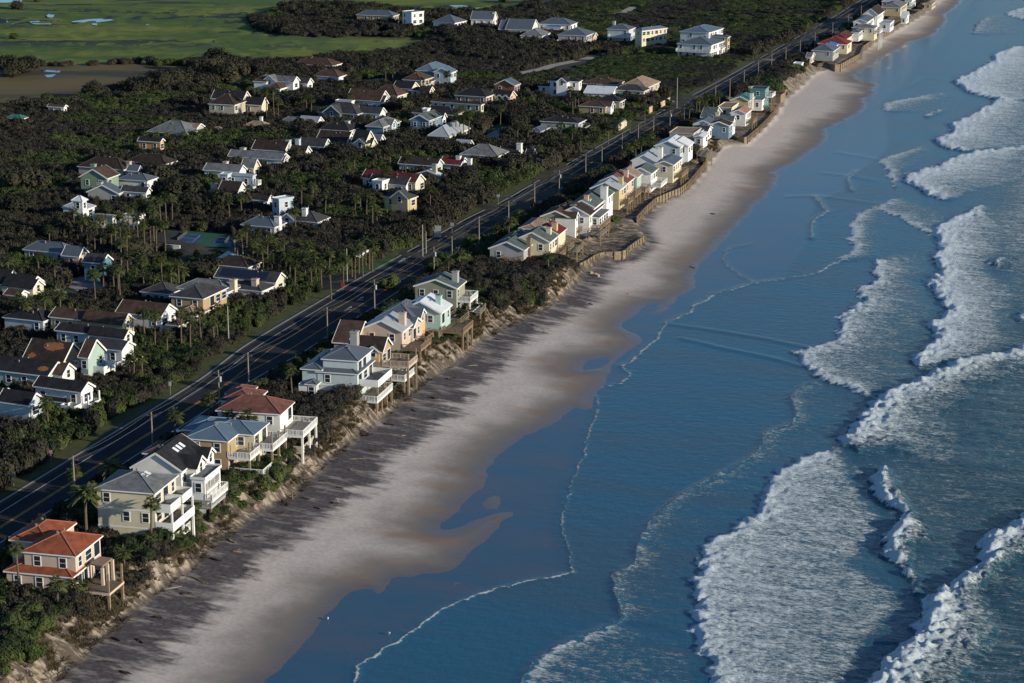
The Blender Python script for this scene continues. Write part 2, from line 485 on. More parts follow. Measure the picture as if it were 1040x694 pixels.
def make_terrain():
    tans = np.r_[-9, -5, -3, -2, -1.4, -1, -.75, -.6, -.5, -.42, -.36, -.32, np.arange(-.295, .2951, .0024), .32, .36, .42, .5, .6, .8, 1.1, 1.6, 2.4, 4, 8]
    Ys = np.r_[15, 40, 70, 95, rows(1450, -115, 1.5), 2600, 3200, 4200, 6000, 9000, 14000]
    X, Y = fan_grid(tans, Ys)
    jit = (vnoise(Y * 0.35, X * 0 + 3, 2) - .5) * 1.4 * (1 - terrace(Y))
    db = d_base(X, Y) + jit
    ds = np.full(X.shape, -60.0)
    m = (db > -6) & (Y < 2600)
    ds[m] = d_shore(X[m], Y[m])
    ds[(db > 200)] = 300
    t = np.clip(db / np.maximum(db - ds, 0.5), 0, 1)
    zb = ZW + (ZB - ZW) * (1 - t) ** 1.25
    zb = np.where(ds > 0, ZW - np.minimum(3.0, 0.035 * ds + 0.01), np.maximum(zb, ZW + np.minimum(-ds * 0.02, .3)))
    z = np.where(db > 0, zb, land_z(X, Y, db))
    near = smooth(900, 380, Y)
    z = z + np.where((db > 0) & (ds < -6), (vnoise(X * .3, Y * .3, 8) - .5) * .12, 0)
    ter = terrace(Y)
    beach = smooth(-0.4, 0.4, db)
    scarp = np.where(ter > .5, smooth(-26, -17, db) * (1 - beach), smooth(-6.0, -4.2, db) * (1 - beach))
    marsh = smooth(-8, 8, np.where(in_poly(X, Y, marsh_w), 1, -1) * dist_line(X, Y, np.r_[marsh_w, marsh_w[:1]]) + (fbm(X * .02, Y * .04, 16, 4) - .5) * 22)
    brown = smooth(-14, 22, np.where(in_poly(X, Y, brown_w), 1, -1) * dist_line(X, Y, np.r_[brown_w, brown_w[:1]]) + (fbm(X * .02, Y * .05, 15, 4) - .5) * 50)
    dark = np.interp(Y, [200, 300, 400, 480, 540, 600, 660, 720, 2000], [13, 14, 14.5, 10.5, 6, 3.2, 2.0, .6, .5])
    far = smooth(900, 980, Y)
    o = grid_mesh("ground", X, Y, z, dict(beach=beach, db=db, ds=ds, marsh=marsh, brown=brown, scarp=scarp, dark=dark, far=far), terrain_material())
    tag(o, kind="structure")
make_terrain()

# ------------------------------------------------------------------ sea
SHEETS = [  # landward front, seaward back, foam density at front and back, crest height, crest length
 ([(718,760),(722,690),(712,660),(703,640),(702,600),(708,570),(722,550),(745,538),(765,520),(772,500),(785,483),(805,470),(830,460),(850,453)], [(860,455),(880,470),(886,490),(893,510),(912,530),(912,545),(895,560),(893,578),(915,590),(930,600),(930,625),(905,650),(885,680),(870,760)], .76, .62, .40, 9),
 ([(525,760),(530,692),(545,672),(575,655),(605,643),(632,633)], [(652,640),(680,646),(700,650),(712,690),(718,760)], .44, .34, .10, 6),
 ([(632,633),(626,605),(622,583),(645,574),(648,553),(662,528),(690,505),(735,480),(768,462),(776,452),(775,440),(805,431),(810,420),(803,402),(820,390),(832,387)], [(890,405),(880,418),(868,428),(850,450),(805,470),(772,500),(722,550),(702,600),(703,650)], .24, .20, .12, 6),
 ([(850,453),(858,440),(868,428),(880,418),(885,408),(900,397),(925,390),(945,378),(975,366),(1010,360),(1040,353),(1080,345),(1120,338)], [(1120,372),(1080,372),(1045,375),(1000,395),(985,410),(962,420),(985,450),(970,478),(930,465),(900,460),(870,462)], .92, .48, 1.0, 8),
 ([(890,405),(830,386),(817.5,375),(802.5,358.7),(822.5,352.5),(850,345),(847.5,337.5),(851,330),(848.7,321),(867.5,310),(873.7,305),(865,293.7),(890,286),(883.7,276),(888.7,265),(897,261)], [(955,250),(943.7,260),(955,275),(940,285),(950,302.5),(963.7,313.7),(942.5,330),(950,345),(927.5,360),(931,377.5),(920,392.5)], .68, .42, .35, 7),
 ([(931,377),(927,360),(950,345),(942,330),(963,314),(950,302),(940,285),(955,275),(944,260),(955,250),(945,232.5),(965,222.5),(987.5,210),(1002,209)], [(1003,206),(1025,225),(1032,250),(1012,275),(1045,300),(1028,322),(1034,352),(985,372)], .88, .58, .55, 7),
 ([(848,268),(867,250),(860,244),(865,236),(861,227),(870,217),(891,208)], [(905,214),(905,225),(900,245),(897,262)], .62, .30, .25, 6),
 ([(955,246),(935,235),(912,220),(897,216),(892,208),(912,202)], [(925,204),(950,212),(968,222)], .55, .42, .25, 6),
 ([(962,206),(945,200),(930,192),(916,184),(920,177),(940,172),(970,160),(988,154),(1017,151),(1060,148)], [(1060,178),(1030,187),(1000,193),(980,201)], .85, .55, .55, 8),
 ([(912,200),(907,190),(902,180),(900,171),(890,164),(905,158),(930,151),(937,146)], [(945,155),(938,165),(920,175),(916,186)], .62, .36, .3, 7),
 ([(985,155),(955,149),(945,141),(965,136),(964,126),(980,120),(997,110),(1010,102),(1018,100)], [(1060,104),(1060,125),(1060,149)], .85, .55, .6, 10),
 ([(1032,106),(1013,102),(982,94),(967,83),(990,71),(1009,60),(1006,57),(1025,49),(1060,45)], [(1080,60),(1080,75),(1070,85),(1070,97)], .9, .62, .6, 12),
 ([(900,114),(895,108.6),(897.7,105),(924.6,100),(944,96),(960,95)], [(985,100),(975,112),(945,116)], .62, .22, .3, 7),
 ([(1000,36),(985,34),(990,25),(994,21),(1005,17)], [(1060,15),(1060,35)], .5, .3, .4, 12),
 ([(1050,24),(1018,14),(1032,9.6),(1080,2)], [(1100,12),(1090,22)], .75, .5, .5, 12),
 ([(865,760),(872,705),(880,690),(900,662),(925,645),(936,625),(937,610),(960,596),(985,582),(992,565),(1003,545),(1040,525),(1090,510)], [(1100,545),(1050,565),(1015,582),(1003,605),(1020,625),(1010,660),(985,690),(980,760)], .97, .55, 1.35, 8),
 ([(930,612),(925,600),(922,586),(912,574),(898,562),(894,545),(905,536),(919,527),(910,517),(892,508),(885,500),(882,489),(893,477),(907,476)], [(914,485),(918,498),(927,512),(934,527),(950,535),(955,548),(930,558),(930,572),(940,585),(942,600)], .93, .5, 1.1, 5),
 ([(1012,273),(1003,268),(1010,262),(1040,262)], [(1045,272)], .7, .3, .7, 8),
 ([(1040,330),(1030,325),(1032,318),(1070,318)], [(1070,332)], .7, .4, .6, 8),
 ([(940,120),(938,117),(955,112),(965,112)], [(960,116),(950,120)], .7, .4, .4, 5),
]
RIDGES = [([(678,329),(720,335),(770,343),(843,358)], .16, .9), ([(692,344),(740,355),(785,364),(830,377)], .16, .9), (RIM, .22, 1.0),
 ([(838,176),(870,180),(892,184)], .1, 1.2), ([(850,155),(880,160),(900,164)], .1, 1.2), ([(800,200),(830,199),(890,207)], .12, 1.2), ([(832,386),(870,394),(890,406)], .2, 1), ([(960,83),(940,78),(925,88)], .1, 1.5),
 (SWASH1, .06, .5), (SWASH5, .18, 1.0), (SWASH6, .18, 1.0)]

def sea_material():
    t = NT("sea_water")
    PER = math.radians(17.5)
    foam, film, chop = t.attr("foam"), t.attr("film"), t.attr("chop")
    v = t.coord("Object")
    vr = t.coord("Object", (0.55, 1.0, 1.0), PER)
    f1 = t.noise(vr, 1.9, 8, 0.78, 0.2)
    f2 = t.noise(t.coord("Object", (0.25, 0.8, 1), PER), 0.8, 6, 0.7, 0.6)
    fn = t.math('ADD', t.math('MULTIPLY', f1, 0.66), t.math('MULTIPLY', f2, 0.34))
    fn = t.step(fn, 0.28, 0.72)
    inv = t.math('SUBTRACT', 1.0, foam)
    lo = t.math('SUBTRACT', inv, 0.20); hi = t.math('ADD', inv, 0.24)
    ff = t.math('MULTIPLY', t.step(fn, lo, hi), t.step(foam, 0.0, 0.12))
    # thin foam streaks drifting over the rough water
    s = t.noise(t.coord("Object", (0.035, 0.55, 1), PER), 1.0, 6, 0.65, 0.9)
    s = t.math('MULTIPLY', t.step(s, 0.53, 0.70), t.math('MULTIPLY', t.step(chop, 0.3, 1.0), 0.36))
    ff = t.math('MAXIMUM', ff, s)
    deep = t.mix(t.step(t.noise(t.coord("Object", (0.02, 0.06, 1), PER), 1.0, 4), 0.35, 0.65), (0.012, 0.050, 0.070), (0.022, 0.080, 0.108))
    shallow = t.mix(t.step(t.noise(t.coord("Object", (0.015, 0.07, 1), PER), 1.0, 4), 0.4, 0.62), (0.020, 0.105, 0.172), (0.038, 0.092, 0.138))
    c = t.mix(t.step(chop, 0.1, 0.75), shallow, deep)
    c = t.mix(film, c, t.mix(t.step(t.noise(t.coord("Object", (0.03, 0.09, 1), PER), 1.0, 5), 0.35, 0.65), (0.038, 0.100, 0.158), (0.072, 0.100, 0.135)))  # thin wet film: the blue of reflected sky is put into its base colour
    c = t.mix(ff, c, (0.66, 0.745, 0.775))
    t.put(t.b.inputs["Base Color"], c)
    r = t.math('ADD', 0.14, t.math('MULTIPLY', t.math('SUBTRACT', 1.0, film), 0.08))
    r = t.math('ADD', r, t.math('MULTIPLY', ff, 0.55))
    t.put(t.b.inputs["Roughness"], r)
    t.b.inputs["IOR"].default_value = 1.33
    w1 = t.noise(t.coord("Object", (0.75, 0.28, 1), PER), 1.5, 5, 0.6, 0.3)
    w2 = t.noise(t.coord("Object", (0.35, 0.9, 1), PER), 0.9, 5, 0.6)
    hw = t.math('ADD', t.math('MULTIPLY', w1, 0.5), t.math('MULTIPLY', w2, 0.5))
    amp = t.math('ADD', 0.10, t.math('MULTIPLY', t.math('SUBTRACT', 1.0, film), t.math('ADD', 0.22, t.math('MULTIPLY', chop, 0.55))))
    h = t.math('ADD', t.math('MULTIPLY', hw, amp), t.math('MULTIPLY', t.math('MULTIPLY', fn, ff), 0.42))
    t.l.new(t.bump(h, 1.0, 0.55), t.b.inputs["Normal"])
    return t.mat

def make_sea():
    tans = np.r_[np.arange(-.35, -.13, .02), np.arange(-.13, .2601, .00075), .27, .29, .32, .36, .42, .5, .6, .8, 1.1, 1.6, 2.4, 4, 8, 14]
    Ys = np.r_[15, 40, 70, 110, 150, 180, 205, 220, 230, rows(860, -40, 1.15), rows(-42, -120, 4), 2600, 3200, 4200, 6000, 9000, 14000, 20000]
    X, Y = fan_grid(tans, Ys)
    ds = np.full(X.shape, -99.0)
    m = (d_base(X, Y) > -2)
    ds[m] = d_shore(X[m], Y[m])
    ds[Y > 2500] = np.where(d_base(X, Y)[Y > 2500] > 30, 400, -99)
    keep = ds > -4
    foam = np.zeros(X.shape); z = np.zeros(X.shape)
    fl = dist_line(X, Y, film_w)
    P = np.r_[film_w, [[film_w[-1][0] - 900, film_w[-1][1]], [-1200, film_w[0][1]]]]
    inside = in_poly(X, Y, P)
    film = np.where(inside, smooth(0, 2.5, fl), 0.0) * (.25 + .75 * smooth(800, 640, Y))
    off = np.where(inside, 0, fl)                        # metres seaward of the thin film
    chop = smooth(15, 95, off)
    # swell and chop in the open water, crests about parallel to the shore
    ca, sa = math.cos(math.radians(17.5)), math.sin(math.radians(17.5))
    U, V = X * ca - Y * sa, X * sa + Y * ca
    z += chop * ((fbm(U * .16, V * .035, 31, 3) - .5) * .7 + (fbm(U * .6, V * .3, 41, 3) - .5) * .35)
    z += (1 - film) * (fbm(U * .8, V * .5, 51, 3) - .5) * .05
    for fr, bk, d0, d1, A, L in SHEETS:
        fw_, bw_ = poly_w(fr, ZW), poly_w(bk, ZW)
        n = max(12, int(len(fr) * 16))
        R = resample(fw_, n)
        R = R + np.c_[(fbm(R[:, 1] * .45, R[:, 0] * .45, 61) - .5), (fbm(R[:, 1] * .45, R[:, 0] * .45, 71) - .5)] * 3.6
        R = R + np.c_[(fbm(R[:, 1] * 1.3, R[:, 0] * 1.3, 63) - .5), (fbm(R[:, 1] * 1.3, R[:, 0] * 1.3, 73) - .5)] * 2.0
        R[0], R[-1] = fw_[0], fw_[-1]
        poly = np.r_[R, bw_]
        bx = (X > poly[:, 0].min() - 15) & (X < poly[:, 0].max() + 15) & (Y > poly[:, 1].min() - 15) & (Y < poly[:, 1].max() + 15)
        x, y = X[bx], Y[bx]
        ins = in_poly(x, y, poly)
        dF = dist_line(x, y, R)
        dB = dist_line(x, y, np.r_[R[-1:], bw_, R[:1]])
        t = dF / (dF + dB + 1e-6)
        dens = (d0 - .12 + (d1 - d0) * smooth(0, .8, t)) + .34 * np.exp(-dF / 2.0) 
        sw = 5.0 if .3 < A < .9 else 2.5
        soft = smooth(0, sw, dB + (fbm(x * .3, y * .3, 83, 3) - .5) * sw)
        e = np.where(ins, dens * soft * smooth(-.1, .4, dF), 0)
        foam[bx] = np.maximum(foam[bx], e)
        lump = .75 + .5 * fbm(x * .8, y * .8, 81, 3)
        up_ = np.where(ins, A * smooth(0, .9 + A, dF) * np.exp(-np.maximum(dF - 1, 0) / L) * soft * lump, 0)
        z[bx] = np.maximum(z[bx], up_ + z[bx] * .6)
        z[bx] += np.where(ins, (fbm(x * 1.1, y * 1.1, 91, 3) - .5) * .30 * np.minimum(dens, 1) * smooth(0, 1.5, dF) * (0.35 + .75 * min(A, 1)), 0)
        if A > .3:   # tumbled lumps along the broken front
            lf = np.exp(-np.maximum(dF - .3, 0) / (3.0 + 4 * A)) * smooth(-.1, .8, dF) * soft
            z[bx] += np.where(ins, lf * (fbm(x * .75, y * .75, 95, 4) - .42) * (.7 + 1.1 * A), 0)
        if A > .5:   # trough in front of the breaking crest
            z[bx] -= np.where(~ins, .35 * A * np.exp(-dF / 4.0) * smooth(0, 6, dB), 0)
    for ln, A, w in RIDGES:
        lw = smoothline(poly_w(ln, ZW), 60, 3)
        bx = (X > lw[:, 0].min() - 6) & (X < lw[:, 0].max() + 6) & (Y > lw[:, 1].min() - 6) & (Y < lw[:, 1].max() + 6)
        d = dist_line(X[bx], Y[bx], lw)
        z[bx] += A * np.exp(-(d / w) ** 2)
    # lacy foam drifting between the bands, and the thin lines where the wash ends
    zone = smooth(30, 60, off) * (1 - smooth(150, 240, off))
    foam = np.maximum(foam, zone * (.10 + .20 * smooth(430, 600, Y) + .26 * fbm(U * .05, V * .02, 35, 3)))
    for ln, k, wd in ((SWASH1, .55, .22), (SWASH2, .36, .15), (SWASH3, .42, .2), (SWASH4, .3, .18), (SWASH5, .34, .3), (SWASH6, .32, .3), (RIM, .30, .22)):
        R = resample(poly_w(ln, ZW), len(ln) * 22)
        R = R + np.c_[(fbm(R[:, 1] * .5, R[:, 0] * .5, 61) - .5), (fbm(R[:, 1] * .5, R[:, 0] * .5, 71) - .5)] * 1.3
        bx = (X > R[:, 0].min() - 9) & (X < R[:, 0].max() + 9) & (Y > R[:, 1].min() - 9) & (Y < R[:, 1].max() + 9)
        d = dist_far(X[bx], Y[bx], R)
        w_ = wd * (.4 + 1.3 * fbm(X[bx] * .3, Y[bx] * .3, 19, 3)) + np.maximum(Y[bx] - 320, 0) * .0012
        f_ = k * np.exp(-(d / w_) ** 2) + .16 * k * np.exp(-d / 2.5)
        foam[bx] = np.maximum(foam[bx], f_ + .25 * k * np.exp(-(d / w_) ** 2))
        z[bx] += .07 * np.exp(-(d / (w_ * 1.6)) ** 2)
    z = ZW + z * smooth(0, 3, ds + 1.0)
    o = grid_mesh("sea_water", X, Y, z, dict(foam=foam, film=film, chop=chop), sea_material(), keep)
    tag(o, kind="structure")
make_sea()

# ------------------------------------------------------------------ road and paving
def ribbon(name, line, offs, z, material, kind="structure", gaps=None):
    """a strip per (left, right) offset pair along a world polyline; offsets may be arrays"""
    m = MB()
    d = np.gradient(line, axis=0); d /= np.hypot(d[:, 0], d[:, 1])[:, None]
    nn = np.c_[d[:, 1], -d[:, 0]]
    for l, r in offs:
        l = np.broadcast_to(l, len(line)); r = np.broadcast_to(r, len(line))
        for i in range(len(line) - 1):
            if gaps is not None and gaps(i): continue
            A, B = line[i] + nn[i] * l[i], line[i] + nn[i] * r[i]
            C, D = line[i + 1] + nn[i + 1] * r[i + 1], line[i + 1] + nn[i + 1] * l[i + 1]
            m.face([(*A, z), (*B, z), (*C, z), (*D, z)])
    return tag(m.build(name, material), kind=kind)

ASPH = mat("asphalt", (0.034, 0.034, 0.038), 0.9, .35, .25, 0, 0, 0, .1)
GRASSM = mat("verge_grass", (0.075, 0.085, 0.03), 0.9, .45, .5)
LAWN = mat("lawn_grass", (0.05, 0.10, 0.025), 0.9, .4, .6)
PAVE = mat("pale_paving", (0.27, 0.26, 0.255), 0.85, .25, .3)
SANDM = mat("path_sand", (0.36, 0.33, 0.29), 0.9, .3, .4)
wide = 1.8 * smooth(395, 425, road_w[:, 1]) * (1 - smooth(545, 590, road_w[:, 1]))   # turn lane
hl, hr = -5.2 - wide, 5.0 + wide
ribbon("grass_verge", road_w, [(hl - 6.5, hl - 1.9)], 0.02, GRASSM)
ribbon("grass_verge", road_w, [(hr + .02, hr + 2.6)], 0.02, GRASSM)
ribbon("road", road_w, [(hl, hr)], 0.05, ASPH)
ribbon("sidewalk", road_w, [(hl - 1.3, hl - 0.8)], 0.06, CONC)
YEL = mat("yellow_road_paint", (0.50, 0.24, 0.05), 0.7, .45, .6)
WHT = mat("white_road_paint", (0.46, 0.46, 0.45), 0.7, .45, .6)
turn = wide > 0.6
ribbon("road_markings", road_w, [(-.28 - wide, -.08 - wide), (.08 + wide, .28 + wide)], 0.054, YEL)
ribbon("road_markings", road_w, [(-3.7 - wide, -3.5 - wide), (3.5 + wide, 3.7 + wide)], 0.054, WHT)
def arrows():
    m = MB()
    for px, py in ((350, 316), (362, 306), (398, 289), (405, 266)):
        p = un(px, py); h = road_heading(p[1]); d = Vector((math.sin(h), math.cos(h), 0)); r = Vector((d.y, -d.x, 0))
        P = Vector((p[0], p[1], .055))
        m.face([P - r * .12, P + r * .12, P + r * .12 + d * 3, P - r * .12 + d * 3])
        m.face([P - r * .5 + d * 3.01, P + r * .5 + d * 3.01, P + d * 4.4])
        m.face([P + d * 1.4 + r * .13, P + d * 1.1 + r * .13, P + d * 1.1 + r * 1.2, P + d * 1.4 + r * 1.2])
    tag(m.build("road_markings", WHT), kind="structure")
arrows()

EXCL = []     # ground polygons kept free of scrub
def flat(name, pts, material, z=0.03, kind="structure", world=False, excl=True):
    P = np.array(pts) if world else poly_w(pts)
    m = MB()
    m.face([(x, y, z) for x, y in P])
    me = m.build(name, material)
    # upward normal
    a = sum(P[i][0] * P[(i + 1) % len(P)][1] - P[(i + 1) % len(P)][0] * P[i][1] for i in range(len(P)))
    if a < 0: me.data.flip_normals()
    if excl: EXCL.append(P)
    return tag(me, kind=kind)

def lane(name, pts, w, material, z=0.035):
    L = smoothline(poly_w(pts), 30, 5)
    o = ribbon(name, L, [(-w / 2, w / 2)], z, material)
    d = np.gradient(L, axis=0); d /= np.hypot(d[:, 0], d[:, 1])[:, None]
    nn = np.c_[d[:, 1], -d[:, 0]]
    EXCL.append(np.r_[L + nn * (w / 2 + 1), (L - nn * (w / 2 + 1))[::-1]])
    return o
flat("side_street", [(476,146),(512,128),(524,131),(492,149)], PAVE)
flat("side_street", [(530,137),(540,120),(548,117),(546,128)], PAVE)
flat("driveway", [(544,93.5),(573,101.5),(573,107),(556,104),(542,99)], PAVE)
flat("side_street", [(66,285),(84,281),(108,291),(103,302),(88,300),(70,292)], PAVE)
flat("driveway", [(54,302),(74,304),(73,307),(50,305)], PAVE)
flat("lawn", [(56,303),(64,293),(83,300),(76,305)], LAWN, .025)
flat("side_street", [(307,188),(326,188),(327,206),(314,206)], PAVE)
lane("side_street", [(392,290),(360,289.5),(340,290.5),(322,292)], 6.5, ASPH)
lane("side_street", [(400,283),(372,279),(340,283),(322,286)], 5.0, ASPH, .031)
EXCL.append(poly_w([(526,74),(552,69),(580,61),(614,52),(618,57),(600,65),(575,71),(556,75),(530,80)]))
lane("sand_track", [(528,75),(540,72),(552,70.5),(557,67.4),(580,63),(596,60),(614,54)], 5, SANDM)
lane("sand_track", [(618,17),(632,13),(645,7)], 5, SANDM)
lane("side_street", [(672,104),(690,103),(706,99)], 7, PAVE)
flat("lawn", [(344,287),(352,276),(372,271),(392,262),(404,262),(392,272),(372,279)], LAWN, .025)
flat("lawn", [(336,300),(344,294),(352,292),(350,298),(338,306),(330,309)], LAWN, .025)
flat("lawn", [(484,150),(500,140),(517,133),(540,128),(545,131),(525,138),(500,152)], LAWN, .02)
flat("lawn", [(540,101),(552,96),(575,99),(574,101)], LAWN, .028)
flat("lawn", [(478,142),(480,136),(510,124),(516,127)], LAWN, .02)
flat("lawn", [(222,84),(232,78),(262,74),(266,80),(240,90),(228,92)], LAWN, .02)
flat("forecourt", [(95,226),(120,224),(142,228),(140,240),(100,238)], PAVE)
flat("side_street", [(402,145),(432,140),(430,136)], PAVE)
flat("side_street", [(365,82),(392,79),(392,84),(366,86)], PAVE)
WATERP = NT("pond_water"); WATERP.put(WATERP.b.inputs["Base Color"], (0.02, 0.06, 0.09)); WATERP.b.inputs["Roughness"].default_value = .08
for pts in ([(72,22),(92,19.5),(108,19),(116,20.5),(108,22),(98,23),(99,26),(94,26),(92,23.5),(78,24)], [(47,16),(52,13),(56,14),(54,18),(49,18)], [(27,20.5),(52,22.5),(52,25),(34,25)], [(6,21.5),(13,23),(14,25),(8,24)], [(-5,0),(22,0),(22,2.5),(0,3)], [(145,23),(152,23.5),(151,26),(147,26)], [(41,71),(62,72),(60,74),(44,73)], [(45,76.5),(57,75.5),(53,78.5),(48,79)], [(455,5.5),(470,5.5),(488,8),(484,9.5),(462,7.5)]):
    P = poly_w(pts)
    flat("tidal_pool", resample(np.r_[P, P[:1]], 24)[:-1], WATERP.mat, .06, world=True)
def court():
    G = poly_w([(152,242),(172,233),(246,240),(247,252),(182,250)])
    c = G.mean(0)
    root = empty("tennis_court", (c[0], c[1], 0))
    tag(root, "blue tennis courts on a green surround behind a row of tall palms", "tennis court")
    EXCL.append(G)
    EXCL.append(poly_w([(150,246),(182,262),(246,262),(247,240),(152,240)]))
    loc = lambda P: [(x - c[0], y - c[1]) for x, y in P]
    m = MB(); m.face([(x, y, .05) for x, y in loc(G)]); m.build("surround", mat("court_green", (0.025, 0.10, 0.05), .8, .15, .1), root)
    for q in ([(161,244),(175,235),(208,239),(197,248)], [(214,247),(223,241),(244,244),(241,251.5)]):
        Q = np.array(loc(poly_w(q)))
        m = MB(); m.face([(x, y, .06) for x, y in Q]); s = m.build("playing_surface", mat("court_blue", (0.02, 0.07, 0.16), .8, .15, .1), root)
        l = MB(); ce = Q.mean(0)
        I = ce + (Q - ce) * .8
        segs = [(I[i], I[(i + 1) % 4]) for i in range(4)] + [((I[0] + I[1]) / 2, (I[2] + I[3]) / 2)]
        for a, b in segs: l.bar((*a, .065), (*b, .065), .14, .01)
        l.build("court_lines", WHT, s)
        n = MB(); a, b = (I[1] + I[2]) / 2, (I[3] + I[0]) / 2
        n.bar((*a, .5), (*b, .5), .05, .9); n.build("net", mat("net_mesh", (.06, .07, .07), .8), s)
court()
# ------------------------------------------------------------------ houses
WC = dict(W=(.74,.73,.70), CR=(.62,.56,.40), YL=(.52,.42,.23), PK=(.56,.44,.355), TN=(.40,.29,.16), LB=(.50,.56,.57), BL=(.14,.22,.30), SB=(.11,.22,.28), GR=(.36,.36,.35),
          OL=(.28,.28,.20), GN=(.20,.29,.20), MT=(.36,.47,.41), TQ=(.38,.52,.50), BG=(.46,.41,.32), OR=(.55,.30,.10), TE=(.10,.25,.25), PB=(.44,.51,.55), DG=(.14,.14,.14), BK=(.33,.13,.07), PE=(.62,.40,.24), WD=(.24,.17,.11))
RC = dict(RT=(.28,.085,.045), RB=(.17,.075,.06), DK=(.030,.030,.033), CH=(.06,.06,.065), GY=(.17,.175,.18), BR=(.085,.055,.042), BM=(.12,.17,.22), LG=(.36,.38,.40), WH=(.70,.72,.74), TN=(.30,.22,.16),
          GG=(.10,.125,.12), MR=(.14,.035,.035), PKR=(.42,.20,.16), TG=(.04,.17,.14), RD=(.20,.05,.045), SL=(.10,.12,.145), BT=(.04,.16,.42), DB=(.05,.038,.032))
def wallmat(k): return mat("wall_" + k, WC[k], .8, .13, .6)
def roofmat(k):
    metal = k in ("BM", "LG", "WH", "TG", "SL")
    return mat("roof_" + k, RC[k], .5 if metal else .85, .16 if metal else .45, .7, 0 if metal else .4, 0, 1.6 if metal else 0, .35 if metal else .08)

def window_mesh(w=1.0, h=1.45, cross=True):
    f = MB()
    for a, b in (((-w/2-.12, -.06, -h/2-.12), (-w/2, .05, h/2+.12)), ((w/2, -.06, -h/2-.12), (w/2+.12, .05, h/2+.12)), ((-w/2, -.06, h/2), (w/2, .05, h/2+.12)), ((-w/2, -.08, -h/2-.12), (w/2, .05, -h/2))):
        f.box(a, b)
    if cross: f.box((-w/2, -.045, -.03), (w/2, .04, .03))
    p = MB(); p.box((-w/2, -.03, -h/2), (w/2, .02, h/2))
    both = MB(); both.v, both.f, both.m = list(f.v), list(f.f), list(f.m)
    k = len(both.v); both.v += p.v; both.f += [tuple(i + k for i in q) for q in p.f]; both.m += [1] * len(p.f)
    return f.mesh("window", WHITE), p.mesh("pane", GLASS), both.mesh("window", [WHITE, GLASS])
WIN = [window_mesh(1.0, 1.45), window_mesh(1.9, 1.45), window_mesh(1.9, 2.1, False)]

HOUSES = []
def proj_line(P0, d, px):
    q = P0 - CAMP
    rt = np.array([1.0, 0, 0])
    return ((px - CX) * (q @ _fw) - F * (q @ rt)) / (F * (d @ rt) - (px - CX) * (d @ _fw))

def put_window(parent, x, y, z, face, kind, near):
    rz = {'S': 0, 'E': math.pi / 2, 'N': math.pi, 'W': -math.pi / 2}[face]
    if near:
        w = inst("window", WIN[kind][0], parent, (x, y, z), rz)
        inst("pane", WIN[kind][1], w)
    else:
        inst("window", WIN[kind][2], parent, (x, y, z), rz)

